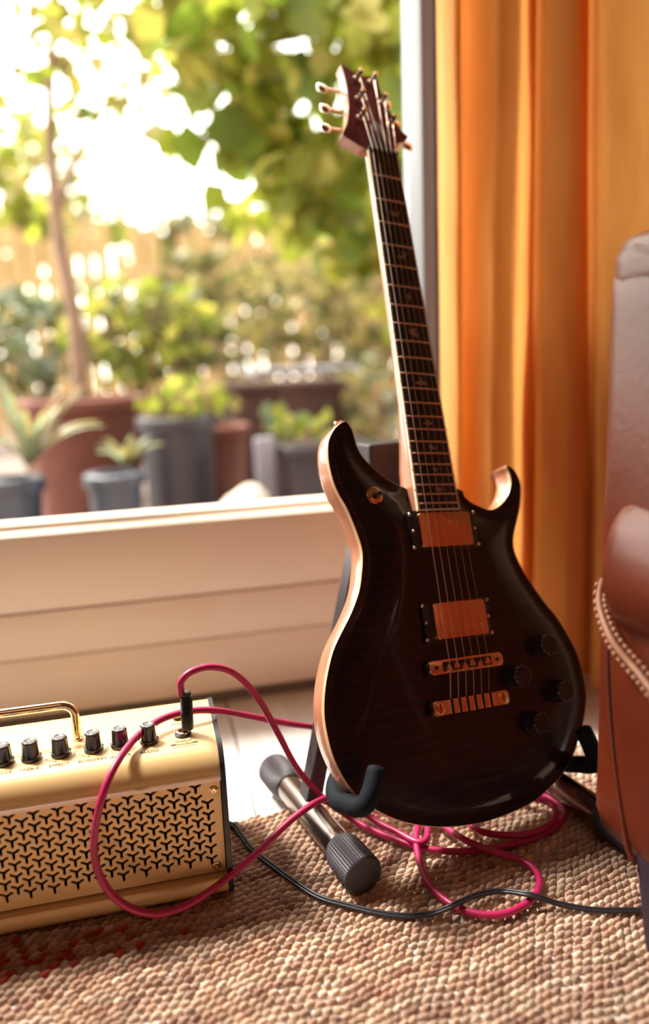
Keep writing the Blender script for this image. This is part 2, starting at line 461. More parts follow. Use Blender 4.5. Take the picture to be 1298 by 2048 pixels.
    cc = np.concatenate([np.repeat(colr, k, 0), np.repeat(kcol, 11, 0)]); cc = np.concatenate([cc, np.ones((len(cc), 1))], 1)
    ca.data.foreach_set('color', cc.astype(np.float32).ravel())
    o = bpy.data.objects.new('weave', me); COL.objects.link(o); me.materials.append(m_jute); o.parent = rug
    o.location = -rug.location; o['kind'] = 'stuff'
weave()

# ------------------------------------------------------------------ electric guitar
G3 = Matrix(((0.96840073, 0.00148055, 0.24939494), (0.22929667, 0.38804150, -0.89266278), (-0.09809722, 0.92164071, 0.37544018)))
NUT = Vector((0.3232704, 0.9771875, 0.7789405))
GB = Vector((0.006, -0.797, -0.040))                      # the guitar's base point in its own frame
gtr = empty('electric_guitar', (0, 0, 0), 'dark flame-topped electric guitar with bird inlays leaning on a stand', 'guitar')
gm = G3.to_4x4(); gm.translation = NUT + G3 @ GB
gtr.matrix_world = gm
def gpart(name, bm, m, parent=None, **k):
    o = obj(name, bm, m, parent or gtr, **k)
    if parent is None: o.location = -GB
    return o
def G2W(p): return NUT + G3 @ Vector(p)

m_top = wood_flame('stained_flame_maple', (0.0035, 0.0008, 0.0016), (0.007, 0.002, 0.003), (0.018, 0.0055, 0.006))
m_mah = mat('lacquered_mahogany', (0.48, 0.185, 0.105), (0.38, 0.135, 0.075), rough=0.4, scale=30, stretch=(3, 0.4, 3), coat=1.0)
m_bind = mat('natural_maple_binding', (0.72, 0.44, 0.25), (0.66, 0.39, 0.21), rough=0.35, scale=30, coat=0.6)
m_ebony = mat('dark_fretboard', (0.016, 0.008, 0.011), (0.026, 0.013, 0.015), rough=0.5, scale=30, stretch=(6, 0.5, 1))
m_head = mat('red_stained_headstock', (0.15, 0.004, 0.016), (0.12, 0.003, 0.013), rough=0.55, scale=20, coat=0.1, spec=0.12)
m_cream = mat('cream_binding', (0.82, 0.66, 0.48), (0.78, 0.62, 0.45), rough=0.4, scale=60)
m_fret = mat('fret_wire', (0.80, 0.52, 0.38), (0.74, 0.47, 0.34), rough=0.32, metal=0.85, scale=60)
m_inlay = mat('abalone_inlay', (0.44, 0.26, 0.14), (0.36, 0.23, 0.15), rough=0.35, scale=180)
m_nick = mat('warm_nickel', (0.90, 0.50, 0.25), (0.86, 0.46, 0.22), rough=0.24, metal=1.0, scale=8)
m_nick2 = mat('polished_nickel', (0.90, 0.76, 0.62), (0.84, 0.70, 0.56), rough=0.18, metal=1.0, scale=20)
m_black = mat('black_plastic', (0.012, 0.008, 0.010), (0.018, 0.012, 0.014), rough=0.32, scale=60)
m_mark = mat('grey_marking', (0.16, 0.13, 0.13), (0.13, 0.10, 0.10), rough=0.6, scale=60)
m_truss = mat('dark_slate_plastic', (0.030, 0.022, 0.045), (0.024, 0.018, 0.036), rough=0.4, scale=60)
m_string = mat('string_steel', (0.72, 0.55, 0.45), (0.62, 0.47, 0.40), rough=0.35, metal=0.9, scale=900)

BODY = [(-0.097, -0.3489), (-0.1099, -0.3569), (-0.1193, -0.3698), (-0.1228, -0.3837), (-0.1235, -0.3991), (-0.121, -0.4184), (-0.1161, -0.4336), (-0.1094, -0.447), (-0.1037, -0.4641), (-0.0991, -0.4813), (-0.097, -0.4944), (-0.0979, -0.5064), (-0.101, -0.5199), (-0.1075, -0.5401), (-0.1206, -0.5624), (-0.1359, -0.5825), (-0.1474, -0.5993), (-0.1569, -0.621), (-0.1634, -0.6427), (-0.1664, -0.6639), (-0.165, -0.686), (-0.1614, -0.704), (-0.154, -0.7225), (-0.1439, -0.7392), (-0.1304, -0.7522), (-0.1143, -0.7649), (-0.0919, -0.777), (-0.0666, -0.786), (-0.0394, -0.7925), (-0.0107, -0.7957), (0.0125, -0.7968), (0.0439, -0.7947), (0.0773, -0.7894), (0.0991, -0.7811), (0.1212, -0.7708), (0.143, -0.7545), (0.1578, -0.7365), (0.1706, -0.7178), (0.1817, -0.6936), (0.1844, -0.678), (0.1838, -0.6565), (0.1804, -0.6345), (0.1712, -0.6125), (0.1587, -0.5895), (0.1449, -0.5719), (0.1321, -0.5522), (0.1219, -0.535), (0.1152, -0.5182), (0.112, -0.5027), (0.1153, -0.488), (0.1236, -0.4715), (0.1321, -0.4548), (0.1379, -0.4378), (0.1406, -0.4224), (0.1367, -0.4095), (0.1314, -0.4028), (0.1235, -0.4005), (0.1261, -0.4069), (0.1267, -0.4204), (0.1207, -0.433), (0.1118, -0.4436), (0.0995, -0.4519), (0.0869, -0.4554), (0.0736, -0.4521), (0.0597, -0.4457), (0.0513, -0.4382), (0.0432, -0.4289), (-0.0199, -0.4299), (-0.0303, -0.4268), (-0.0454, -0.4207), (-0.0575, -0.4136), (-0.0692, -0.4028), (-0.0805, -0.39), (-0.0862, -0.3772), (-0.0883, -0.3634), (-0.0911, -0.3544)]
HEAD = [(-0.0211, 0.1517), (-0.0131, 0.1465), (-0.0053, 0.142), (0.0025, 0.14), (0.0116, 0.1399), (0.0287, 0.1454), (0.0309, 0.1434), (0.0309, 0.1317), (0.0301, 0.1172), (0.0327, 0.107), (0.0331, 0.0917), (0.0354, 0.0783), (0.038, 0.0667), (0.0422, 0.0529), (0.0486, 0.0458), (0.0509, 0.043), (0.0435, 0.0323), (0.0299, 0.0257), (0.0238, 0.0147), (-0.0126, 0.0055), (-0.0159, 0.0072), (-0.0251, 0.0057), (-0.033, 0.0095), (-0.0415, 0.0147), (-0.0502, 0.0207), (-0.041, 0.0368), (-0.0343, 0.0544), (-0.0292, 0.0718), (-0.0256, 0.0904), (-0.0224, 0.112), (-0.021, 0.1334)]
outline = [Vector((p.x, p.y)) for p in catmull([(a, b, 0) for a, b in BODY], 3, True)]
OL = np.array([(p.x, p.y) for p in outline])
def dist_out(P):
    A = OL; B = np.roll(OL, -1, 0); d = B - A; L2 = (d ** 2).sum(1)
    t = np.clip((((P[:, None, :] - A[None]) * d[None]).sum(2)) / np.maximum(L2, 1e-12), 0, 1)
    q = A[None] + d[None] * t[..., None]
    return np.sqrt(((P[:, None, :] - q) ** 2).sum(2)).min(1)
def inside(P):
    x, y = P[:, 0][:, None], P[:, 1][:, None]; A = OL; B = np.roll(OL, -1, 0)
    c = ((A[:, 1] > y) != (B[:, 1] > y)) & (x < (B[:, 0] - A[:, 0]) * (y - A[:, 1]) / (B[:, 1] - A[:, 1] + 1e-15) + A[:, 0])
    return (c.sum(1) % 2) == 1
ZE = -0.0200
def crown(P):
    d = dist_out(P); v = P[:, 1]
    hc = np.interp(-v, [.34, .43, .47, .63, .70, .80], [-.013, -.0092, -.0095, -.0140, -.0150, -.0165])
    t = np.clip(d / 0.055, 0, 1); s = t * t * (3 - 2 * t)
    dip = -0.0012 * np.exp(-((d - 0.010) / 0.007) ** 2)
    return ZE + (hc - ZE) * s + dip * np.clip(d / 0.004, 0, 1)
def top_z(u, v): return float(crown(np.array([[u, v]]))[0])

def body_parts():
    g = 0.0042
    X, Y = np.meshgrid(np.arange(-.18, .20, g), np.arange(-.81, -.33, g)); P = np.stack([X.ravel(), Y.ravel()], 1)
    P = P[inside(P)]; P = P[dist_out(P) > 0.0018]
    allp = np.concatenate([OL, P]); no = len(OL)
    res = delaunay_2d_cdt([Vector(p) for p in allp], [], [list(range(no))], 1, 1e-6)
    vv = np.array([(p.x, p.y) for p in res[0]]); z = crown(vv)
    verts = [(a, b, c) for (a, b), c in zip(vv, z)]
    o = pyobj('flame_top', verts, [tuple(f) for f in res[2]], m_top, gtr, angle=1.2); o.location = -GB
    # carve normals outward
    o.data.flip_normals() if o.data.polygons[0].normal.z < 0 else None
    # natural edge under the top
    nxt = np.roll(OL, -1, 0) - np.roll(OL, 1, 0); nrm = np.stack([nxt[:, 1], -nxt[:, 0]], 1); nrm /= np.linalg.norm(nrm, axis=1)[:, None] + 1e-9
    area = 0.5 * np.sum(OL[:, 0] * np.roll(OL[:, 1], -1) - np.roll(OL[:, 0], -1) * OL[:, 1])
    if area < 0: nrm = -nrm
    def ring(prof, name, m, close=False):
        v = []; f = []; n = len(OL)
        for off, zz in prof:
            q = OL + nrm * off
            v += [(a, b, zz) for a, b in q]
        for k in range(len(prof) - 1):
            for i in range(n): f.append((k * n + i, k * n + (i + 1) % n, (k + 1) * n + (i + 1) % n, (k + 1) * n + i))
        bm = bmesh.new(); vs = [bm.verts.new(p) for p in v]
        for q in f: bm.faces.new([vs[i] for i in q])
        if close:
            q = OL + nrm * prof[-1][0]
            cd = delaunay_2d_cdt([Vector(p) for p in q], [], [list(range(n))], 1, 1e-6)
            bv = [bm.verts.new((p.x, p.y, prof[-1][1])) for p in cd[0]]
            for t in cd[2]: bm.faces.new([bv[i] for i in t])
        return gpart(name, bm, m, angle=0.8)
    ring([(-0.0012, ZE - 0.0002), (0.0003, ZE - 0.0001), (0.0009, ZE - 0.0012), (0.0009, ZE - 0.0050), (-0.0008, ZE - 0.0052)], 'binding', m_bind)
    ring([(0.0006, ZE - 0.0049), (0.0008, ZE - 0.0120), (0.0006, ZE - 0.0250), (-0.0012, ZE - 0.0300), (-0.0045, ZE - 0.0340), (-0.0070, ZE - 0.0355)], 'body', m_mah, True)
body_parts()

# neck with heel
def neck():
    bm = bmesh.new(); rings = []
    prof = [(0.004, .0215, .020), (-.02, .0220, .0195), (-.12, .0236, .0205), (-.25, .0258, .0222), (-.33, .0272, .026), (-.375, .0280, .036), (-.405, .0284, .046), (-.46, .0284, .050)]
    for v, w, d in prof:
        ring = []
        for k in range(13):
            a = math.pi * k / 12
            e = 0.75 if v > -.34 else 0.45
            ring.append(bm.verts.new((-w * math.copysign(abs(math.cos(a)) ** e, math.cos(a)), v, -0.0072 - (d - 0.0072) * abs(math.sin(a)) ** 0.8)))
        rings.append(ring)
    for a, b in zip(rings, rings[1:]):
        for k in range(12): bm.faces.new((a[k], a[k + 1], b[k + 1], b[k]))
        bm.faces.new((a[12], a[0], b[0], b[12]))
    bm.faces.new(rings[0]); bm.faces.new(list(reversed(rings[-1])))
    gpart('neck', bm, m_mah, angle=1.2)
neck()

# fretboard, frets, inlays
SCALE = 0.6247
BE = -0.4575
def fpos(n): return -SCALE * (1 - 2 ** (-n / 12))
def hw(v): return 0.0215 + (0.0285 - 0.0215) * (-v / 0.4494)
RAD = 0.254
def sag(u): return -(u * u) / (2 * RAD)
def board_strip(bm, v0, v1, f0, f1, z0, n=8):
    """curved-top slab between widths f0(v)..f1(v)"""
    rows = []
    for v in (v0, v1):
        a, b = f0(v), f1(v)
        top = [bm.verts.new((a + (b - a) * k / n, v, -0.0012 + sag(a + (b - a) * k / n))) for k in range(n + 1)]
        bot = [bm.verts.new((a, v, z0)), bm.verts.new((b, v, z0))]
        rows.append((top, bot))
    (t0, b0), (t1, b1) = rows
    for k in range(n): bm.faces.new((t0[k], t0[k + 1], t1[k + 1], t1[k]))
    bm.faces.new((t0[0], t1[0], b1[0], b0[0])); bm.faces.new((t0[n], b0[1], b1[1], t1[n])); bm.faces.new((b0[0], b1[0], b1[1], b0[1]))
    bm.faces.new([b0[0], b0[1]] + list(reversed(t0))); bm.faces.new([b1[1], b1[0]] + t1)
    return bm
bw = 0.0019
fb = gpart('fretboard', board_strip(bmesh.new(), 0.0, BE + 0.0016, lambda v: -hw(v) + bw, lambda v: hw(v) - bw, -0.0072), m_ebony)
bb = bmesh.new()
board_strip(bb, 0.0, BE, lambda v: -hw(v), lambda v: -hw(v) + bw, -0.0073, 1); board_strip(bb, 0.0, BE, lambda v: hw(v) - bw, lambda v: hw(v), -0.0073, 1)
board_strip(bb, BE + 0.0016, BE, lambda v: -hw(v), lambda v: hw(v), -0.0073, 6)
obj('fretboard_binding', bb, m_cream, fb)
for n in range(1, 23):
    v = fpos(n); h = hw(v) - 0.0004
    path = [(-h + 2 * h * k / 8, v, -0.0010 + sag(-h + 2 * h * k / 8)) for k in range(9)]
    obj('fret', ntube(path, 0.00118, 8), m_fret, fb)
for n in (3, 5, 7, 9, 12, 15, 17, 19, 21):
    v = (fpos(n) + fpos(n - 1)) / 2
    obj('side_dot', nlathe([(0.0009, 0), (0.0009, 0.0002)], 8, frame((-hw(v) - 0.0001, v, -0.0038), (-1, 0, 0))), m_black, fb)
BIRDS = {
 3: [(-8.5, 3.0), (-5.5, .2), (-2.4, -.6), (-1.2, 1.0), (-.4, 4.2), (.8, 1.0), (2.2, -.6), (5.5, .8), (8.8, 3.4), (6.6, -1.6), (3.4, -4.0), (.4, -5.0), (-2.6, -3.8), (-5.8, -3.2)],
 5: [(-9, .4), (-5, 1.0), (-1.4, .6), (2.2, 1.4), (1.6, 5.6), (3.4, 8.2), (4.2, 5.0), (6.4, 5.6), (8.6, 8.4), (8.0, 3.2), (6.2, .8), (5.4, -2.2), (6.0, -5.6), (3.6, -3.6), (0, -2.6), (-4, -2.6)],
 7: [(-4.6, 4.2), (-1.6, 1.8), (1.0, 1.4), (1.8, 6.4), (3.6, 1.8), (3.2, -2.2), (1.4, -7.0), (.2, -3.4), (-.6, -.8), (-3.0, .6)],
 9: [(-8.8, 7.4), (-6.0, 2.6), (-5.4, -1.2), (-3.6, -3.2), (0, -3.6), (2.6, -6.0), (5.2, -4.4), (8.8, -.6), (6.4, -1.2), (3.8, -1.4), (3.0, 1.6), (4.2, 5.0), (3.8, 8.4), (1.6, 4.4), (.4, .8), (-3.0, .6), (-5.0, 3.6)],
 12: [(-9.4, -3.6), (-8.2, -1.0), (-5.0, .2), (-1.4, .4), (-1.0, 4.8), (.2, 6.6), (1.4, 4.8), (1.6, .4), (5.0, .2), (8.2, -1.2), (9.6, -3.8), (5.0, -4.4), (0, -4.6), (-5.0, -4.4)],
 15: [(-8.4, .6), (-3.8, .4), (-1.6, 1.6), (0, 5.4), (.8, 3.0), (3.0, 6.4), (2.4, 1.8), (4.6, .4), (8.6, 1.2), (6.0, -1.6), (2.0, -2.2), (.4, -3.8), (-1.4, -2.2), (-5.2, -1.4)],
 17: [(-3.6, 4.6), (-1.4, 2.8), (-.6, 6.2), (.8, 3.0), (3.0, .6), (5.8, .8), (4.4, -1.0), (6.2, -2.6), (3.0, -2.0), (.6, -3.0), (-1.8, -4.6), (-2.2, -1.8), (-4.8, -.6), (-3.0, 1.2)],
 19: [(-5.2, .8), (-2.0, .6), (-.4, 3.6), (.6, .8), (4.8, 1.2), (2.6, -1.0), (2.8, -3.4), (.8, -1.8), (-.8, -3.4), (-1.4, -1.0)],
 21: [(-4.6, 1.2), (-2.4, 2.4), (-.6, 1.6), (1.2, 3.0), (2.2, 1.4), (5.4, 2.4), (4.4, .2), (5.6, -2.4), (2.2, -1.8), (.8, -3.2), (-1.2, -1.8), (-3.6, -2.4), (-3.0, -.4)]}
for n, poly in BIRDS.items():
    v = (fpos(n) + fpos(n - 1)) / 2 - 0.0003; u = 0.0018
    gap = (fpos(n - 1) - fpos(n)) / 2 - 0.0017
    kx = 0.00095; ky = min(0.00095, gap / max(abs(p[1]) for p in poly))
    bm = bmesh.new(); ru_ = [bm.verts.new((u + x * kx, v + y * ky, -0.00105 + sag(u + x * kx))) for x, y in poly]
    f_ = bm.faces.new(ru_); bmesh.ops.triangulate(bm, faces=[f_])
    r_ = bmesh.ops.extrude_face_region(bm, geom=list(bm.faces)); bmesh.ops.translate(bm, verts=[x for x in r_['geom'] if isinstance(x, bmesh.types.BMVert)], vec=(0, 0, -0.0006))
    obj('bird_inlay', bm, m_inlay, fb, smooth=False)
gpart('nut', nbox((-0.0213, -0.0005, -0.0075), (0.0213, 0.0040, 0.0004), 0.0006), m_black)

# headstock, tilted back
HT = math.radians(11)
hm = Matrix.Translation((0, 0.0, -0.0062)) @ Matrix.Rotation(-HT, 4, 'X')
hp = [(p.x, p.y) for p in catmull([(a, b, 0) for a, b in HEAD[1:]], 2, False)]
hp = [HEAD[0]] + hp
gpart('headstock', nprism(hp, -0.0145, -0.0008, hm), m_mah, angle=0.5)
gpart('headstock_veneer', nprism(hp, -0.0008, 0.0008, hm), m_head, angle=0.5)
gpart('truss_rod_cover', nprism([(-0.0115, 0.006), (0.0165, 0.006), (0.0150, 0.040), (0.0085, 0.0525), (0.0030, 0.0545), (-0.0040, 0.047)], 0.0008, 0.0028, hm, 0.0004), m_truss)
POSTS = [(-0.0037, 0.1285), (-0.0105, 0.0905), (-0.0176, 0.0550), (0.0184, 0.1290), (0.0245, 0.0928), (0.0271, 0.0555)]
for k, (u, v) in enumerate(POSTS):
    sx = -1 if k < 3 else 1
    t = gpart('tuner', nlathe([(0.0054, 0), (0.0054, 0.0012), (0.0042, 0.0022), (0.0030, 0.0026), (0.0030, 0.0075), (0.0024, 0.0080), (0.0026, 0.0112), (0.0032, 0.0120), (0.0032, 0.0150), (0.0024, 0.0158)], 16, hm @ Matrix.Translation((u, v, 0.0008))), m_nick2)
    ue = (-0.047 if sx < 0 else 0.050)
    edge = {0: -.024, 1: -.028, 2: -.036, 3: .030, 4: .034, 5: .042}[k]
    sh = bmesh.new(); tube(sh, [hm @ Vector((u, v, -0.020)), hm @ Vector((edge + sx * 0.016, v - 0.004, -0.020))], 0.0022, 8)
    box(sh, (u - 0.007, v - 0.007, -0.024), (u + 0.007, v + 0.007, -0.0145), 0.001, 1, hm)
    obj('tuner_gear', sh, m_nick2, t)
    cx_ = edge + sx * 0.024
    bt = nlathe([(0.0022, 0), (0.0060, 0.0018), (0.0078, 0.006), (0.0080, 0.010), (0.0066, 0.014), (0.002, 0.0155)], 14, hm @ Matrix.Translation((edge + sx * 0.014, v - 0.004, -0.020)) @ Matrix.Rotation(math.radians(90 * sx), 4, 'Y') @ Matrix.Diagonal((0.42, 1, 1, 1)))
    obj('tuner_button', bt, m_nick2, t)

# strings: nut -> saddle -> tailpiece
SAD = [(-0.0215 + 0.0052 * 0 + i * 0.0104 + 0.0) for i in range(6)]
ub, ut, uz = 0.0040, 0.0034, 0.0
gauge = [0.00054, 0.00046, 0.00038, 0.00030, 0.00026, 0.00023]
for i in range(6):
    un = -0.0172 + i * 0.00688
    us = ub - 0.0260 + i * 0.0104
    p0 = Vector((un, 0.002, 0.0008)); p1 = Vector((us, -SCALE - 0.004 + (i - 2.5) * 0.0009, 0.0022)); p2 = Vector((ut - 0.0260 + i * 0.0104, -0.6640, -0.0050))
    post = hm @ Vector((POSTS[(2, 1, 0, 3, 4, 5)[i]][0], POSTS[(2, 1, 0, 3, 4, 5)[i]][1], 0.0085))
    gpart('string', ntube([post, p0, p0.lerp(p1, .5), p1, p2], gauge[i], 6), m_string)

# pickups
def pickup(v0, u0, pole_side, nm):
    zt = top_z(u0, v0)
    mt = Matrix.Translation((u0, v0, 0))
    ring = gpart('pickup', nprism(roundrect(0.0900, 0.0455, 0.003), zt - 0.004, zt + 0.0035, mt, 0.0008), m_black, angle=0.5)
    ring['label'] = nm
    obj('pickup_cover', nprism(roundrect(0.0700, 0.0390, 0.0028, 6), zt, -0.0022, mt, 0.0011), m_nick, ring, angle=0.5)
    for i in range(6):
        m_ = mt @ Matrix.Translation((-0.0262 + i * 0.0105, pole_side * 0.0085, -0.0024))
        bm = nlathe([(0.0024, 0), (0.0024, 0.0008), (0.0018, 0.0011)], 12, m_); box(bm, (-0.0017, -0.0002, 0.0009), (0.0017, 0.0002, 0.0013), 0, 1, m_)
        obj('pole_screw', bm, m_nick, ring)
    for sx in (-1, 1):
        for dv in (-0.0187, 0, 0.0187):
            r = 0.0024 if dv else 0.0021
            m_ = mt @ Matrix.Translation((sx * (0.0442 if dv else 0.0424), dv, zt + 0.0034))
            bm = nlathe([(r, 0), (r, 0.0008), (r * 0.75, 0.0017), (r * 0.3, 0.0020)], 12, m_)
            obj('mounting_screw', bm, m_nick2, ring)
pickup(-0.4795, 0.0052, 1, 'neck pickup with copper-toned cover and black ring')
pickup(-0.5810, 0.0058, -1, 'bridge pickup with copper-toned cover and black ring')

# bridge
zb = top_z(0, -.63)
mb = Matrix.Translation((0.0040, -0.6297, 0))
br = gpart('bridge', nprism(roundrect(0.0985, 0.0150, 0.0050, 6), -0.0085, -0.0015, mb, 0.0012), m_nick, angle=0.5)
obj('saddle_slot', nprism(roundrect(0.0655, 0.0098, 0.001), -0.0020, -0.0012, mb), m_black, br)
for i in range(6):
    x = -0.0260 + i * 0.0104
    d = 0.0012 * (1 if i % 2 else -1)
    obj('saddle', nprism([(x - .0040, -.0040 + d), (x + .0040, -.0040 + d), (x + .0034, -.0016 + d), (x + .0016, .0026 + d), (x - .0016, .0026 + d), (x - .0034, -.0016 + d)], -0.0014, 0.0014, mb, 0.0004), m_nick, br, angle=0.4)
    obj('saddle_screw', nlathe([(0.0015, 0), (0.0015, 0.002), (0.0010, 0.0023)], 10, mb @ frame((x, -0.0052, -0.0004), (0, -1, 0), (0, 0, 1))), m_nick2, br)
for s in (-1, 1):
    obj('bridge_post', nlathe([(0.0058, zb), (0.0058, -0.0085)], 16, mb @ Matrix.Translation((s * 0.041, 0, 0))), m_nick2, br)
    bm = nlathe([(0.0022, 0), (0.0022, 0.0004), (0.0016, 0.0005)], 14, mb @ Matrix.Translation((s * 0.041, 0, -0.0015)))
    obj('height_screw', bm, m_black, br)

# stop tailpiece with string slots
mtp = Matrix.Translation((0.0034, -0.6718, 0))
def tailpiece():
    W_, H_ = 0.0505, 0.0078
    xs = [-0.0260 + i * 0.0104 for i in range(6)]
    tp = None
    cuts = [-W_] + [c for x in xs for c in (x - 0.0017, x + 0.0017)] + [W_]
    bm = bmesh.new()
    def seg(a, b, zt, ra=0.0, rb=0.0):
        pts = []
        for sx, xx, r in ((1, b, rb), (-1, a, ra)):
            pass
        left = [(a, -H_), (a, H_)] if ra == 0 else [(a + ra * (1 - math.sin(t)), -H_ + ra * (1 - math.cos(t))) for t in [math.pi / 2 * k / 5 for k in range(6)]] + [(a + ra * (1 - math.cos(t)), H_ - ra * (1 - math.sin(t))) for t in [math.pi / 2 * k / 5 for k in range(6)]]
        right = [(b, H_), (b, -H_)] if rb == 0 else [(b - rb * (1 - math.sin(t)), H_ - rb * (1 - math.cos(t))) for t in [math.pi / 2 * k / 5 for k in range(6)]] + [(b - rb * (1 - math.cos(t)), -H_ + rb * (1 - math.sin(t))) for t in [math.pi / 2 * k / 5 for k in range(6)]]
        if ra:
            left = [(a + ra - ra * math.sin(t), -H_ + ra - ra * math.cos(t)) for t in [math.pi / 2 * k / 5 for k in range(6)]] + [(a + ra - ra * math.cos(t), H_ - ra + ra * math.sin(t)) for t in [math.pi / 2 * k / 5 for k in range(6)]]
        if rb:
            right = [(b - rb + rb * math.sin(t), H_ - rb + rb * math.cos(t)) for t in [math.pi / 2 * k / 5 for k in range(6)]] + [(b - rb + rb * math.cos(t), -H_ + rb - rb * math.sin(t)) for t in [math.pi / 2 * k / 5 for k in range(6)]]
        return left + right
    for i in range(0, 14, 2):
        a, b = cuts[i], cuts[i + 1]
        b2 = bmesh.new(); prism(b2, seg(a, b, 0, 0.0045 if i == 0 else 0, 0.0045 if i == 12 else 0), -0.0105, -0.0030, mtp, 0.0007)
        me = bpy.data.meshes.new('t'); b2.to_mesh(me); b2.free(); bm.from_mesh(me); bpy.data.meshes.remove(me)
    tp = gpart('tailpiece', bm, m_nick, angle=0.5)
    obj('slot_bed', nbox((-0.030, -0.0070, -0.0108), (0.030, 0.0070, -0.0062), 0.0005, 1, mtp), m_black, tp)
    for s in (-1, 1):
        obj('tailpiece_stud', nlathe([(0.0056, top_z(0, -.67) - 0.0), (0.0056, -0.0105)], 16, mtp @ Matrix.Translation((s * 0.0412, 0, 0))), m_nick2, tp)
        bm = nlathe([(0.0062, 0), (0.0062, 0.0007), (0.0054, 0.0012)], 18, mtp @ Matrix.Translation((s * 0.0425, 0, -0.0031)))
        st = obj('stud_head', bm, m_nick, tp)
        obj('stud_slot', nbox((-0.0005, -0.0052, 0.0011), (0.0005, 0.0052, 0.0014), 0, 1, mtp @ Matrix.Translation((s * 0.0425, 0, -0.0031))), m_black, tp)
tailpiece()

# volume and tone knobs, pickup switch
for (u, v) in ((0.1215, -0.6215), (0.0752, -0.6512), (0.1345, -0.6760), (0.0915, -0.7060)):
    z0 = top_z(u, v)
    kn = gpart('control_knob', nlathe([(0.0135, 0), (0.0135, 0.0016), (0.0128, 0.0030), (0.0122, 0.0150), (0.0112, 0.0165), (0.0060, 0.0168)], 48, Matrix.Translation((u, v, z0 - 0.0005)),
               mod=lambda t, k: 1 + (0.035 * math.cos(16 * t) if 2 <= k <= 4 else 0)), m_black, angle=0.5)
    d = bmesh.new()
    for i in range(11):
        t = math.radians(-60 + 300 * i / 10)
        box(d, (0.0098, -0.0004, 0.0158), (0.0118, 0.0004, 0.0171), 0, 1, Matrix.Translation((u, v, z0)) @ Matrix.Rotation(t, 4, 'Z'))
    obj('number_marks', d, m_mark, kn)
ts = gpart('pickup_switch', nlathe([(0.0098, 0), (0.0098, 0.0010), (0.0088, 0.0016), (0.0066, 0.0018), (0.0064, 0.0034), (0.0050, 0.0040), (0.0036, 0.0036), (0.0034, 0.0010)], 24, Matrix.Translation((-0.0758, -0.4365, top_z(-.0758, -.4365) - 0.0004))), m_nick)
obj('switch_tip', nlathe([(0.0032, 0.0), (0.0030, 0.006), (0.0038, 0.009), (0.0036, 0.012), (0.0018, 0.0135)], 14, Matrix.Translation((-0.0758, -0.4365, top_z(-.0758, -.4365)))), m_black, ts)
gpart('strap_button', nlathe([(0.0060, 0), (0.0062, 0.001), (0.0040, 0.002), (0.0050, 0.004), (0.0045, 0.0055), (0.001, 0.006)], 16, frame((-0.0975, -0.3495, -0.034), (-.12, 1, 0), (0, 0, 1))), m_nick2)
gpart('output_jack', nlathe([(0.011, 0), (0.011, 0.002), (0.006, 0.0035)], 16, frame((0.1560, -0.7400, -0.038), (.75, -.65, 0), (0, 0, 1))), m_nick2)

# ------------------------------------------------------------------ guitar stand
m_steel = mat('dark_polished_tube', (0.34, 0.29, 0.27), (0.26, 0.22, 0.21), rough=0.22, metal=1.0, scale=12, stretch=(6, 1, 6), bump=0.03)
m_rub = mat('ribbed_grey_rubber', (0.036, 0.027, 0.037), (0.027, 0.020, 0.029), rough=0.55, scale=60)
m_foam = mat('black_foam_sleeve', (0.004, 0.006, 0.012), (0.003, 0.004, 0.007), rough=0.75, spec=0.2, scale=90, bump=0.2, bscale=700)
m_bar = mat('black_coated_bar', (0.030, 0.022, 0.028), (0.022, 0.016, 0.022), rough=0.35, scale=40)
stand = empty('guitar_stand', (0.30, 0.80, 0.0), 'black folding guitar stand with steel tube feet and foam hooks', 'guitar stand')
def spart(name, bm, m, parent=None, **k):
    o = obj(name, bm, m, parent or stand, **k)
    if parent is None: o.location = -stand.location
    return o
def foot(b0, f0):
    """tube foot on the floor from back end b0 to front end f0 with a ribbed rubber cap on each end"""
    b0 = Vector((*b0, 0.0205)); f0 = Vector((*f0, 0.0205)); d = (f0 - b0).normalized()
    t = spart('foot_tube', ntube([b0 + d * 0.03, b0.lerp(f0, .3), b0.lerp(f0, .6), f0 - d * 0.03], 0.0158, 28), m_steel)
    for p, ax in ((f0, -d), (b0, d)):
        fr = frame(p, ax, (0, 0, 1))
        spart_ = obj('rubber_cap', nlathe([(0.0190, 0), (0.0204, 0.0018), (0.0206, 0.004), (0.0206, 0.030), (0.0200, 0.044), (0.0172, 0.052), (0.0160, 0.0525)], 168, fr,
                     mod=lambda a, k: 1 + (0.022 * math.copysign(min(1, abs(math.sin(42 * a)) * 1.5), math.sin(42 * a)) if 1 <= k <= 4 else 0)), m_rub, t, angle=0.35)
foot((0.1290, 0.8930), (0.1810, 0.6600))
foot((0.4200, 0.8800), (0.4760, 0.6350))
AP = Vector((0.2860, 0.9060, 0.392))
def bar(a, b, w, th, side):
    a = Vector(a); b = Vector(b); ax = (b - a).normalized()
    x = Vector((0.968, 0.229, 0)); x = (x - ax * x.dot(ax)).normalized(); y = ax.cross(x)
    m = Matrix.Identity(4)
    for r in range(3): m[r][0] = x[r]; m[r][1] = y[r]; m[r][2] = ax[r]; m[r][3] = a[r]
    return nbox((-w / 2, -th / 2, 0), (w / 2, th / 2, (b - a).length), 0.0015, 1, m)
BL0, BR0 = Vector((0.1545, 0.792, 0.028)), Vector((0.4405, 0.792, 0.028))
spart('upright', bar(BL0, AP + Vector((-0.010, 0, 0)), 0.019, 0.024, -1), m_bar, angle=0.3)
spart('upright', bar(BR0, AP + Vector((0.018, 0, 0)), 0.019, 0.024, 1), m_bar, angle=0.3)
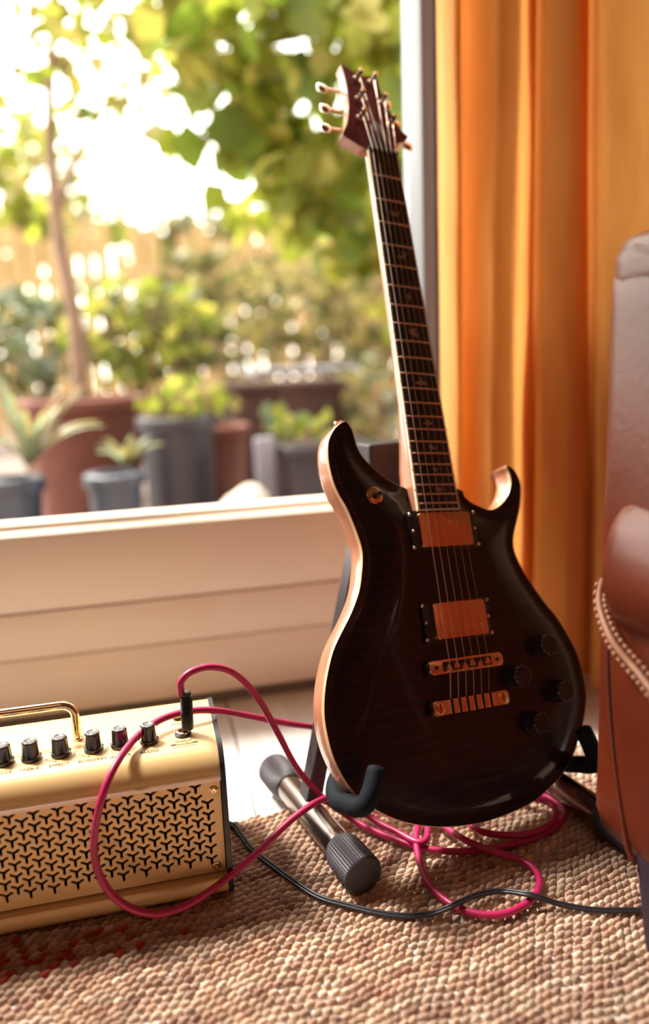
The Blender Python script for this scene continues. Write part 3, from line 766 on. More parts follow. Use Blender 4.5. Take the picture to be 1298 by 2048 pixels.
spart('hinge_block', nbox((-0.030, -0.016, -0.026), (0.034, 0.020, 0.026), 0.003, 2, Matrix.Translation(AP + Vector((0.006, 0, 0.008))) @ Matrix.Rotation(math.radians(13), 4, 'Z')), m_bar, angle=0.3)
HK = {-1: [(-.1050, -.7150, -.104), (-.1220, -.7270, -.090), (-.1390, -.7400, -.074), (-.1495, -.7490, -.048), (-.1515, -.7490, -.018), (-.1525, -.7500, -.004), (-.1495, -.7470, .009), (-.1420, -.7350, .0125), (-.1345, -.7200, .0120), (-.1312, -.7135, .0115)],
      1: [(.1050, -.7200, -.104), (.1240, -.7370, -.090), (.1410, -.7520, -.074), (.1515, -.7620, -.048), (.1525, -.7620, -.018), (.1530, -.7620, -.004), (.1510, -.7580, .009), (.1455, -.7420, .0125), (.1395, -.7240, .0120), (.1370, -.7165, .0115)]}
for s, B0 in ((-1, BL0), (1, BR0)):
    pw_ = catmull([G2W(p) for p in HK[s]], 5)
    rr = [0.0098] * len(pw_)
    for k, q in enumerate((0.2, 0.6, 0.82, 0.95)): rr[-1 - k] = 0.0098 * q
    rr[0] = 0.008
    spart('foam_hook', ntube(pw_, rr, 16), m_foam, angle=1.2)
    h0 = pw_[0]; u_ = AP - B0; tt = (h0.z - B0.z) / u_.z
    spart('hook_arm', ntube([B0 + u_ * tt, h0, pw_[4]], 0.0055, 10), m_bar)

# ------------------------------------------------------------------ guitar amplifier
m_gold = mat('champagne_metallic_paint', (0.74, 0.485, 0.215), (0.70, 0.46, 0.20), rough=0.42, metal=0.2, scale=700, bump=0.03, bscale=1600, coat=0.6, coat_r=0.35)
m_trim = mat('pale_rose_trim', (0.86, 0.66, 0.54), (0.82, 0.62, 0.50), rough=0.35, metal=0.2, scale=30)
m_cap = mat('black_end_panel', (0.014, 0.010, 0.016), (0.020, 0.014, 0.022), rough=0.35, scale=60)
m_dark = mat('speaker_void', (0.010, 0.006, 0.008), rough=0.9, scale=60)
m_chrome = mat('brass_toned_chrome', (0.93, 0.74, 0.50), (0.88, 0.69, 0.46), rough=0.10, metal=1.0, scale=20)
m_knob = mat('glossy_black_knob', (0.010, 0.008, 0.010), (0.015, 0.012, 0.014), rough=0.14, scale=60, coat=1.0)
m_kcap = mat('silver_knob_cap', (0.22, 0.21, 0.22), (0.10, 0.09, 0.10), rough=0.25, metal=0.8, scale=260)
m_ink = mat('panel_ink', (0.06, 0.035, 0.02), (0.05, 0.03, 0.018), rough=0.7, scale=60)
AW, AD, AH = 0.368, 0.139, 0.157
amp = empty('guitar_amplifier', (0.0488, 0.6994, -0.0005), 'small gold desktop guitar amplifier with black knobs and perforated front', 'amplifier')
def prof(y0):
    """side outline (y, z) of the case; y0 is the front panel's depth"""
    p = [(0.010, 0.004), (-0.002, 0.006), (-0.0045, 0.010), (-0.0045, 0.019), (-0.0030, 0.0225), (y0, 0.0262), (y0, 0.1325)]
    p += [(0.0, 0.1330)]
    R = 0.030
    p += [(R - R * math.cos(t), AH - R + R * math.sin(t)) for t in [math.pi / 2 * k / 10 for k in range(11)]]
    R2 = 0.016
    p += [(AD - R2 + R2 * math.sin(t), AH - R2 + R2 * math.cos(t)) for t in [math.pi / 2 * k / 8 for k in range(9)]]
    p += [(AD, 0.010), (AD - 0.006, 0.004)]
    return p
def xprism(pr, x0, x1):
    bm = bmesh.new()
    a = [bm.verts.new((x0, y, z)) for y, z in pr]; b = [bm.verts.new((x1, y, z)) for y, z in pr]
    n = len(pr)
    for i in range(n): bm.faces.new((a[i], a[(i + 1) % n], b[(i + 1) % n], b[i]))
    bm.faces.new(a); bm.faces.new(list(reversed(b)))
    return bm
case = obj('case', xprism(prof(0.011), -AW, 0.0), m_gold, amp, angle=0.5)
# end panels: the same outline, slightly proud
def grow(pr, d):
    cy = AD / 2; cz = AH / 2
    return [(y + d * math.copysign(1, y - cy) * min(1, abs(y - cy) / 0.03), z + d * math.copysign(1, z - cz) * min(1, abs(z - cz) / 0.03)) for y, z in pr]
simple = [p for p in prof(0.0) if not (0.0225 <= p[1] <= 0.1330 and p[0] < 0.05)]
for xa, xb in ((0.0, 0.0052), (-AW - 0.0052, -AW)):
    bm = xprism(grow(simple, 0.0012), xa, xb)
    obj('end_panel', bm, m_cap, amp, angle=0.5)
obj('baffle', nbox((-AW + 0.001, 0.0085, 0.027), (-0.001, 0.0105, 0.126)), m_dark, amp)
obj('trim_strip', nbox((-AW, -0.0016, 0.1272), (-0.0003, 0.0060, 0.1316), 0.0006, 1), m_trim, amp)
def grille():
    cu = bpy.data.curves.new('g', 'CURVE'); cu.dimensions = '2D'; cu.fill_mode = 'BOTH'; cu.extrude = 0.0010; cu.bevel_depth = 0.00025; cu.bevel_resolution = 0
    def spline(pts):
        s = cu.splines.new('POLY'); s.points.add(len(pts) - 1)
        for q, (a, b) in zip(s.points, pts): q.co = (a, b, 0, 1)
        s.use_cyclic_u = True
    x0, x1, z0, z1 = -AW + 0.0008, -0.0010, 0.0268, 0.1262
    spline([(x0, z0), (x1, z0), (x1, z1), (x0, z1)])
    def yhole(cx, cz):
        r = 0.00150; Ln = 0.0056; pts = []
        for k in range(3):
            a = math.radians(270 + 120 * k); d = Vector((math.cos(a), math.sin(a))); pnd = Vector((-d.y, d.x))
            tip = d * Ln
            for j in range(5):
                t = math.radians(-90 + 45 * j); q = tip + d * (r * math.cos(t)) + pnd * (r * math.sin(t)); pts.append((cx + q.x, cz + q.y))
            a2 = math.radians(270 + 120 * k + 60); pts.append((cx + math.cos(a2) * r / math.sin(math.radians(60)) * 1.0, cz + math.sin(a2) * r / math.sin(math.radians(60))))
        spline(pts)
    a, dx = 0.0124, 0.01078
    xr = 0.0345 - 0.0488                                # rightmost column
    c = 0
    while True:
        cx = xr - c * dx
        if cx < -AW + 0.016: break
        top = 0.1156 if c % 2 == 0 else 0.1218
        rows = 8
        for j in range(rows):
            cz = top - j * a
            if c == 0 and (j < 1 or j > 6): continue
            if cx < -AW + 0.022 and (j < 1 or j > 6): continue
            if cz - 0.0066 < 0.0285: continue
            yhole(cx, cz)
        c += 1
    me = curve_mesh(cu)
    v = np.zeros(len(me.vertices) * 3, np.float32); me.vertices.foreach_get('co', v); v = v.reshape(-1, 3)
    w = np.stack([v[:, 0], 0.0042 - v[:, 2], v[:, 1]], 1).astype(np.float32); me.vertices.foreach_set('co', w.ravel()); me.update()
    link_mesh('grille', me, m_gold, amp, smooth=False)
grille()
for cx, cz in ((0.0413, 0.1165), (0.0388, 0.0335), (-0.319 + 0.0488 - 0.0413 + 0.0, 0.1165), (-0.319 + 0.0488 - 0.0388, 0.0335)):
    x = cx - 0.0488 if cx > 0 else cx
    fr = frame((x, 0.0035, cz), (0, -1, 0), (0, 0, 1))
    s = obj('grille_screw', nlathe([(0.0046, 0), (0.0046, 0.0008), (0.0040, 0.0012), (0.0034, 0.0008), (0.0032, 0.0024), (0.0024, 0.0034), (0.0012, 0.0032), (0.0010, 0.0022)], 20, fr), m_chrome, amp)
# handle
hx1, hx0, hy = -0.0884 - 0.0488, -0.262, 0.0735
R = 0.013; zt = 0.1955
pts = [(hx1, hy, AH), (hx1, hy, zt - R)] + [(hx1 - R + R * math.cos(t), hy, zt - R + R * math.sin(t)) for t in [math.pi / 2 * k / 8 for k in range(1, 9)]]
pts += [(hx0 + R - R * math.sin(t), hy, zt - R + R * math.cos(t)) for t in [math.pi / 2 * k / 8 for k in range(0, 9)]] + [(hx0, hy, AH)]
hd = obj('handle', ntube(pts, 0.0043, 20), m_chrome, amp, angle=1.2)
for xx in (hx1, hx0): obj('handle_collar', nlathe([(0.0058, AH - 0.0005), (0.0058, AH + 0.0016), (0.0047, AH + 0.0024)], 20, Matrix.Translation((xx, hy, 0))), m_chrome, hd)
# knobs
KX = [-0.0173, -0.0452, -0.0712, -0.1023, -0.1298, -0.1550, -0.1810, -0.2080, -0.2360, -0.2640]
NAMES = ['AUDIO', 'GUITAR', 'ECHO/REV', 'EFFECT', 'TREBLE', 'MIDDLE']
def surf(y):
    """height of the case's top at depth y (the front edge is rounded)"""
    d = np.clip(0.030 - np.asarray(y, float), 0, 0.030)
    return AH - 0.030 + np.sqrt(0.030 ** 2 - d ** 2)
def printed(txt, x, y, size):
    me = text_mesh(txt, size)
    v = np.zeros(len(me.vertices) * 3, np.float32); me.vertices.foreach_get('co', v); v = v.reshape(-1, 3)
    w = np.stack([v[:, 0] * 1.1 + x, v[:, 1] + y, v[:, 2] + surf(v[:, 1] + y) + 0.0001], 1).astype(np.float32); me.vertices.foreach_set('co', w.ravel()); me.update()
    link_mesh('printed_label', me, m_ink, amp, smooth=False)
for i, kx in enumerate(KX):
    x = kx - 0.0488; y = 0.0440
    mt = Matrix.Translation((x, y, AH)) @ Matrix.Rotation(0.35 + 0.5 * i, 4, 'Z')
    kn = obj('knob', nlathe([(0.0098, 0.0004), (0.0100, 0.0012), (0.0098, 0.0034), (0.0084, 0.0044), (0.0080, 0.0060), (0.0074, 0.0178)], 56, mt,
             mod=lambda t, k: 1 + ((0.075 * (abs(math.cos(3.5 * t)) - 0.55)) if k >= 4 else 0)), m_knob, amp, angle=0.45)
    obj('knob_cap', nlathe([(0.0074, 0.0178), (0.0066, 0.0192), (0.0046, 0.0196), (0.0030, 0.0190)], 56, mt, mod=lambda t, k: 1 + 0.075 * (abs(math.cos(3.5 * t)) - 0.55)), m_kcap, kn, angle=0.3)
    if i < 6: printed(NAMES[i], x, y - 0.0212, 0.0052)
    if i in (2, 3):
        arc = bmesh.new()
        for r0, a0, a1 in ((0.0122, -150, -100), (0.0122, -60, 20), (0.0122, 40, 90), (0.0140, -160, -115), (0.0140, -45, 15)):
            n = 10; va = []; vb = []
            for k in range(n + 1):
                t = math.radians(a0 + (a1 - a0) * k / n)
                va.append(arc.verts.new((x + r0 * math.cos(t), y + r0 * math.sin(t), AH + 0.00015))); vb.append(arc.verts.new((x + (r0 + 0.0007) * math.cos(t), y + (r0 + 0.0007) * math.sin(t), AH + 0.00015)))
            for k in range(n): arc.faces.new((va[k], va[k + 1], vb[k + 1], vb[k]))
        obj('dial_arc', arc, m_ink, amp, smooth=False)
        obj('indicator_light', nlathe([(0.0008, AH), (0.0008, AH + 0.0004), (0.0004, AH + 0.0006)], 8, Matrix.Translation((x - 0.004, y - 0.0125, 0))), m_ink, amp)
# input jack, phones jack
JX, JY = 0.0172 - 0.0488, 0.0486
def jack(x, y, s):
    j = obj('jack_socket', nlathe([(0.0086 * s, AH - 0.0002), (0.0086 * s, AH + 0.0018), (0.0076 * s, AH + 0.0026), (0.0056 * s, AH + 0.0030), (0.0050 * s, AH + 0.0048), (0.0040 * s, AH + 0.0048), (0.0038 * s, AH + 0.0010)], 24, Matrix.Translation((x, y, 0))), m_cap, amp, angle=0.4)
    obj('jack_nut', nlathe([(0.0070 * s, AH + 0.0020), (0.0070 * s, AH + 0.0042), (0.0052 * s, AH + 0.0046)], 6, Matrix.Translation((x, y, 0))), m_chrome, j, smooth=False)
jack(JX, JY, 1.0)
jack(-0.0005 - 0.0488 + 0.0145, 0.0865, 0.6)
printed('INPUT', JX, JY - 0.0160, 0.0054)
printed('PHONES', -0.035, 0.0725, 0.0036)
fr_ = bmesh.new()
for lo, hi in (((JX - 0.0135, JY - 0.0200, AH), (JX + 0.0135, JY - 0.0168, AH + 0.0001)), ((JX - 0.0135, JY - 0.0232, AH), (JX + 0.0135, JY - 0.0228, AH + 0.0001)), ((JX - 0.0135, JY - 0.0232, AH), (JX - 0.0131, JY - 0.0168, AH + 0.0001)), ((JX + 0.0131, JY - 0.0232, AH), (JX + 0.0135, JY - 0.0168, AH + 0.0001))):
    box(fr_, lo, hi)
for v_ in fr_.verts:
    v_.co.y -= 0.0012; v_.co.z = float(surf(v_.co.y)) + (v_.co.z - AH)
obj('printed_frame', fr_, m_ink, amp, smooth=False)
me = text_mesh('WIRELESS', 0.0034)
v = np.zeros(len(me.vertices) * 3, np.float32); me.vertices.foreach_get('co', v); v = v.reshape(-1, 3)
me.vertices.foreach_set('co', np.stack([v[:, 0] * 1.15 + JX, v[:, 1] + JY - 0.0208, v[:, 2] + surf(v[:, 1] + JY - 0.0208) + 0.0002], 1).astype(np.float32).ravel()); me.update()
link_mesh('printed_label', me, m_gold, amp, smooth=False)
for fx in (-0.03, -AW + 0.03):
    for fy in (0.025, 0.115): obj('rubber_foot', nlathe([(0.008, 0.0005), (0.0085, 0.0012), (0.0085, 0.0055)], 16, Matrix.Translation((fx, fy, 0))), m_cap, amp)

# ------------------------------------------------------------------ cables
m_pink = mat('crimson_cable_jacket', (0.42, 0.012, 0.090), (0.38, 0.010, 0.080), rough=0.38, scale=120, spec=0.5)
m_wire = mat('black_wire_jacket', (0.016, 0.013, 0.018), (0.022, 0.018, 0.024), rough=0.35, scale=120)
CABLE = [(0.0183, 0.748, 0.199), (0.0184, 0.748, 0.2055), (0.0198, 0.748, 0.2149), (0.031, 0.75, 0.2228), (0.0523, 0.755, 0.2227), (0.0756, 0.762, 0.209), (0.099, 0.772, 0.1747), (0.1201, 0.782, 0.1256), (0.1401, 0.788, 0.0778), (0.1657, 0.785, 0.0394), (0.1927, 0.778, 0.0144), (0.2166, 0.7488, 0.008), (0.2531, 0.7106, 0.006), (0.2881, 0.6901, 0.006), (0.3255, 0.6833, 0.006), (0.3579, 0.6834, 0.006), (0.3875, 0.6884, 0.006), (0.4161, 0.6989, 0.006), (0.4377, 0.7165, 0.006), (0.4427, 0.7382, 0.006), (0.4318, 0.7571, 0.006), (0.4018, 0.7686, 0.006), (0.3618, 0.7599, 0.008), (0.3262, 0.7328, 0.012), (0.3252, 0.7079, 0.013), (0.3472, 0.6917, 0.013), (0.3772, 0.6864, 0.013), (0.4062, 0.6948, 0.013), (0.4237, 0.7125, 0.013), (0.4259, 0.7317, 0.013), (0.4101, 0.7475, 0.013), (0.38, 0.7776, 0.008), (0.3256, 0.7866, 0.006), (0.2898, 0.7682, 0.006), (0.2615, 0.7269, 0.012), (0.2498, 0.6925, 0.008), (0.2452, 0.6486, 0.006), (0.2559, 0.6138, 0.006), (0.2757, 0.5944, 0.006), (0.3014, 0.589, 0.006), (0.3313, 0.5988, 0.006), (0.3506, 0.6173, 0.006), (0.3566, 0.6395, 0.006), (0.3478, 0.6584, 0.007), (0.3265, 0.6673, 0.013), (0.3031, 0.6913, 0.016), (0.2893, 0.7433, 0.01), (0.2691, 0.8064, 0.008), (0.239, 0.83, 0.03), (0.2165, 0.86, 0.0618), (0.1779, 0.84, 0.0931), (0.142, 0.825, 0.1118), (0.0929, 0.8, 0.1405), (0.0531, 0.776, 0.1648), (0.0241, 0.77, 0.1708), (-0.0047, 0.762, 0.1694), (-0.0301, 0.733, 0.1673), (-0.0494, 0.7, 0.1586), (-0.062, 0.684, 0.139), (-0.0714, 0.68, 0.1083), (-0.0738, 0.676, 0.0802), (-0.0662, 0.671, 0.0538), (-0.0506, 0.667, 0.0342), (-0.0286, 0.664, 0.0225), (-0.0055, 0.668, 0.0179), (0.019, 0.675, 0.0208), (0.0504, 0.69, 0.027), (0.0837, 0.705, 0.0392), (0.119, 0.722, 0.0547), (0.1493, 0.735, 0.0622), (0.1747, 0.748, 0.0582), (0.1952, 0.762, 0.0438), (0.2173, 0.7638, 0.016), (0.2383, 0.734, 0.012), (0.263, 0.7061, 0.013), (0.3, 0.775, 0.013), (0.38, 0.8, 0.013), (0.445, 0.8, 0.03), (0.462, 0.785, 0.075)]
WIRE = [(0.02, 0.86, 0.004), (0.0647, 0.8134, 0.004), (0.0724, 0.7918, 0.0035), (0.0818, 0.7587, 0.0035), (0.0963, 0.7295, 0.0035), (0.1161, 0.6928, 0.0035), (0.1356, 0.6637, 0.0035), (0.161, 0.6436, 0.0035), (0.1862, 0.6261, 0.0035), (0.2124, 0.6141, 0.0035), (0.2359, 0.6089, 0.006), (0.2557, 0.6047, 0.014), (0.2827, 0.6152, 0.01), (0.3096, 0.616, 0.008), (0.3296, 0.596, 0.014), (0.355, 0.586, 0.006), (0.384, 0.5722, 0.0035), (0.4195, 0.561, 0.0035), (0.4459, 0.5525, 0.0035)]
cab = empty('guitar_cable', (0.25, 0.66, 0.0), 'crimson instrument cable looping over the amplifier and across the rug', 'cable')
def cpart(name, bm, m, **k):
    o = obj(name, bm, m, cab, **k); o.location = -cab.location; return o
cpart('cable_jacket', ntube(catmull(CABLE, 7), 0.0037, 12), m_pink, angle=1.5)
jx, jy = 0.0172, 0.748
prf = [(0.0046, AH + 0.0048), (0.0062, AH + 0.0055), (0.0064, AH + 0.022)]
z = AH + 0.0235
for k in range(7):
    prf += [(0.0056, z), (0.0065, z + 0.0010), (0.0063, z + 0.0019)]; z += 0.0026
prf += [(0.0052, z), (0.0048, z + 0.004), (0.0038, z + 0.0045)]
cpart('plug', nlathe(prf, 24, Matrix.Translation((jx, jy, 0)) @ Matrix.Shear('XY', 4, (0.03, 0.0))), m_black, angle=0.5)
wr = empty('speaker_wire', (0.25, 0.62, 0.0), 'thin black twin-core wire running across the rug to the armchair', 'wire')
wp = catmull(WIRE, 6)
for s in (-1, 1):
    sp = []
    for i, p in enumerate(wp):
        t = (wp[min(i + 1, len(wp) - 1)] - wp[max(i - 1, 0)]).normalized(); nrm = Vector((-t.y, t.x, 0)).normalized()
        sp.append(p + nrm * s * 0.0015 + Vector((0, 0, s * 0.0003)))
    o = obj('wire_core', ntube(sp, 0.0017, 8), m_wire, wr, angle=1.5); o.location = -wr.location

# ------------------------------------------------------------------ armchair
m_leath = mat('tan_brown_leather', (0.155, 0.023, 0.006), (0.105, 0.014, 0.004), rough=0.38, scale=7, bump=0.22, bscale=160, spec=0.5, coat=0.2, coat_r=0.35)
m_thread = mat('pale_leather_piping', (0.36, 0.15, 0.08), (0.30, 0.12, 0.065), rough=0.5, scale=80)
m_legw = mat('dark_wood_leg', (0.022, 0.012, 0.026), (0.030, 0.016, 0.032), rough=0.5, scale=30, stretch=(4, 4, .5))
ch = empty('armchair', (0.75, 0.30, 0.0), 'brown leather armchair with a stitched rolled arm', 'armchair')
def chpart(name, bm, m, parent=None, **k):
    o = obj(name, bm, m, parent or ch, **k)
    if parent is None: o.location = -ch.location
    return o
def soft(bm, levels=2):
    bmesh.ops.subdivide_edges(bm, edges=list(bm.edges), cuts=1, use_grid_fill=True)
    return bm
def cushion(lo, hi, r, puff=(0, 0, 0), n=14, seed=0, wr_=0.0):
    """superellipsoid-like cushion: rounded box with slightly puffed faces"""
    lo = Vector(lo); hi = Vector(hi); c = (lo + hi) / 2; h = (hi - lo) / 2
    bm = bmesh.new(); bmesh.ops.create_cube(bm, size=2.0)
    bmesh.ops.subdivide_edges(bm, edges=list(bm.edges), cuts=n, use_grid_fill=True)
    rs = random.Random(seed)
    for v in bm.verts:
        p = v.co.copy(); q = Vector()
        inner = Vector((max(h.x - r, 0), max(h.y - r, 0), max(h.z - r, 0)))
        w = Vector((p.x * h.x, p.y * h.y, p.z * h.z))
        cl = Vector([max(-inner[i], min(inner[i], w[i])) for i in range(3)])
        d = w - cl
        if d.length > 1e-9: w = cl + d.normalized() * r
        for i in range(3):
            j, k = (i + 1) % 3, (i + 2) % 3
            if abs(p[i]) > 0.5: w[i] += math.copysign(puff[i] * (1 - p[j] ** 2) * (1 - p[k] ** 2), p[i])
        w += Vector((math.sin(37 * w.y + 11 * w.z), math.sin(29 * w.x + 17 * w.z), math.sin(31 * w.x + 23 * w.y))) * wr_
        v.co = c + w
    return bm
# back: a tall padded block whose side faces the guitar
chpart('backrest', cushion((0.392, 0.430, 0.078), (1.10, 0.603, 0.606), 0.020, (0.004, 0.004, 0.006), 22, 1, 0.0008), m_leath, angle=1.5)
chpart('backrest_cap', cushion((0.3905, 0.395, 0.558), (1.100, 0.604, 0.626), 0.030, (0.002, 0.006, 0.006), 20, 3, 0.0012), m_leath, angle=1.5)
chpart('seat', cushion((0.56, -0.16, 0.16), (0.93, 0.46, 0.34), 0.05, (0, 0, 0.02), 14, 4, 0.001), m_leath, angle=1.5)
for x0, x1, sgn in ((0.376, 0.555, -1), (0.935, 1.114, 1)):
    chpart('arm_panel', cushion((x0 + 0.016, -0.16, 0.078), (x1 - 0.016, 0.50, 0.32), 0.018, (0.003, 0.003, 0), 14, 5, 0.0008), m_leath, angle=1.5)
# rolled arm pads
def roll(cx, cz, rx, rz, y0, y1, tilt):
    bm = bmesh.new(); rings = []; n = 40
    ts = [0.0, .002, .006, .012, .02, .03, .04, .05, .075, .11] + [0.15 + 0.09 * k for k in range(6)]
    L_ = y1 - y0
    ys = []
    for t in ts: ys.append((y1 - t, math.sqrt(max(0.0, 1 - max(0, 1 - t / 0.045) ** 2.4)) if t < 0.045 else 1.0))
    ys.append((y0 + .05, 1.0)); ys.append((y0 + .012, .82)); ys.append((y0, .3))
    for y, k in ys:
        ring = []
        for i in range(n):
            a = 2 * math.pi * i / n; c, s = math.cos(a), math.sin(a)
            w = 1 + 0.010 * math.sin(5 * a + y * 60) * (1 if y > y1 - 0.12 else .3)
            kk = max(k, 0.04)
            ring.append(bm.verts.new((cx + rx * kk * w * math.copysign(abs(c) ** .82, c), y, cz + rz * kk * w * math.copysign(abs(s) ** .82, s) + (y1 - y) * tilt)))
        rings.append(ring)
    for a, b in zip(rings, rings[1:]):
        for i in range(n): bm.faces.new((a[i], a[(i + 1) % n], b[(i + 1) % n], b[i]))
    bm.faces.new(rings[0]); bm.faces.new(list(reversed(rings[-1])))
    return bm
chpart('arm_pad', roll(0.464, 0.346, 0.096, 0.074, -0.18, 0.590, 0.02), m_leath, angle=1.5)
chpart('arm_pad', roll(1.020, 0.350, 0.091, 0.076, -0.18, 0.590, 0.02), m_leath, angle=1.5)
# double-stitched seam under the visible arm
sp = catmull([(0.3930, 0.590, 0.326), (0.3870, 0.586, 0.312), (0.3820, 0.575, 0.300), (0.3775, 0.550, 0.283), (0.3800, 0.520, 0.268), (0.3790, 0.470, 0.254), (0.3790, 0.35, 0.250), (0.3790, 0.05, 0.250), (0.3790, -0.15, 0.250)], 10)
seam = chpart('seam_piping', ntube(sp, 0.0032, 10), m_thread)
dense = catmull([tuple(p) for p in sp], 6)
acc = 0; last = dense[0]; beads = []
for p, q in zip(dense, dense[1:]):
    acc += (q - p).length
    if acc > 0.0062: beads.append((q.copy(), (q - p).normalized())); acc = 0
for off in (0.0085, -0.0085):
    bm = bmesh.new()
    for p, t in beads[:46]:
        upv = Vector((-1, 0, 0)).cross(t).normalized()
        c = p + upv * off + Vector((0.0006, 0, 0))
        mt = frame(c, t, (1, 0, 0)) @ Matrix.Diagonal((0.0022, 0.0022, 0.0036, 1))
        bmesh.ops.create_icosphere(bm, subdivisions=1, radius=1.0, matrix=mt)
    o = obj('seam_stitches', bm, m_thread, seam, angle=1.5); o['kind'] = 'stuff'
# front-edge crease running down the side panel
cr = catmull([(0.3915, 0.578, 0.300), (0.3905, 0.574, 0.24), (0.3900, 0.560, 0.17), (0.3900, 0.538, 0.10), (0.3915, 0.530, 0.085)], 6)
chpart('side_welt', ntube(cr, 0.0028, 8), m_leath)
cp = catmull([(0.402, 0.575, 0.612), (0.394, 0.560, 0.606), (0.3925, 0.53, 0.598), (0.393, 0.49, 0.592), (0.395, 0.44, 0.588)], 8)
chpart('cap_welt', ntube(cp, 0.003, 8), m_leath)
for x, y in ((0.400, 0.478), (1.035, 0.478), (0.400, -0.13), (1.035, -0.13)):
    bm = bmesh.new()
    a = [(x, y, 0.0), (x + 0.045, y, 0.0), (x + 0.045, y + 0.042, 0.0), (x, y + 0.042, 0.0)]
    b = [(x - 0.006, y - 0.006, 0.092), (x + 0.056, y - 0.006, 0.092), (x + 0.056, y + 0.055, 0.092), (x - 0.006, y + 0.055, 0.092)]
    va = [bm.verts.new(p) for p in a]; vb = [bm.verts.new(p) for p in b]
    bm.faces.new(list(reversed(va))); bm.faces.new(vb)
    for i in range(4): bm.faces.new((va[i], va[(i + 1) % 4], vb[(i + 1) % 4], vb[i]))
    bmesh.ops.bevel(bm, geom=list(bm.edges), offset=0.004, segments=2, profile=.5, affect='EDGES')
    chpart('leg', bm, m_legw, angle=0.5)

# ------------------------------------------------------------------ the garden beyond the glass
m_pave = mat('garden_paving', (0.12, 0.085, 0.07), (0.08, 0.055, 0.05), rough=0.9, scale=3, bump=0.3)
GZ = -0.12
g_ = struct(obj('garden_ground', nbox((-9, 1.45, GZ - 0.2), (10, 16, GZ)), m_pave, smooth=False))
m_slat = mat('weathered_yellow_wood', (0.36, 0.23, 0.085), (0.24, 0.14, 0.06), rough=0.8, scale=4, stretch=(6, 6, .6))
m_bark = mat('pale_bark', (0.26, 0.16, 0.11), (0.17, 0.10, 0.07), rough=0.9, scale=14, stretch=(3, 3, .8), bump=0.5)
m_terra = mat('terracotta_clay', (0.15, 0.045, 0.030), (0.11, 0.032, 0.022), rough=0.85, scale=10)
m_slate = mat('slate_grey_glaze', (0.022, 0.016, 0.026), (0.016, 0.012, 0.020), rough=0.5, scale=10)
m_navy = mat('navy_glaze', (0.008, 0.012, 0.035), (0.006, 0.010, 0.028), rough=0.35, scale=10)
m_blue = mat('blue_grey_glaze', (0.035, 0.040, 0.064), (0.028, 0.032, 0.052), rough=0.45, scale=10)
m_rust = mat('rusted_steel', (0.060, 0.022, 0.016), (0.038, 0.015, 0.013), rough=0.85, scale=9)
m_stone = mat('pale_stone', (0.40, 0.36, 0.30), (0.32, 0.29, 0.25), rough=0.9, scale=8, bump=0.3)
m_zinc = mat('pale_zinc', (0.20, 0.19, 0.23), (0.15, 0.145, 0.18), rough=0.5, scale=8)
m_soil = mat('potting_soil', (0.06, 0.035, 0.022), rough=0.95, scale=60)
m_leaf = mat('leaf_green', (1, 1, 1), (0.82, 0.82, 0.8), rough=0.55, scale=30, attr='Col', trans=0.5, spec=0.3)

# slatted fence at the back of the garden, every slat a part
fen = empty('garden_fence', (0.6, 7.2, GZ), 'tall weathered wooden slat fence closing the back of the garden', 'fence')
sm = None
for i in range(58):
    xx = -3.2 + i * 0.142; h = 1.72 + 0.10 * math.sin(i * 1.7) + 0.05 * math.sin(i * 4.1)
    if sm is None:
        o = obj('slat', nbox((-0.058, -0.012, 0), (0.058, 0.012, 1.0), 0.004, 1), m_slat, fen); sm = o.data
    else:
        o = bpy.data.objects.new('slat', sm); COL.objects.link(o); o.parent = fen
    o.location = (xx, 0, 0.04); o.scale = (1, 1, h)
for zz in (0.35, 1.35): obj('rail', nbox((-3.3, 0.014, zz), (5.1, 0.06, zz + 0.08), 0.006, 1), m_slat, fen)
for xx in (-3.2, -0.8, 1.6, 4.0): obj('post', nbox((xx - .05, 0.061, 0), (xx + .05, 0.16, 1.9), 0.006, 1), m_slat, fen)

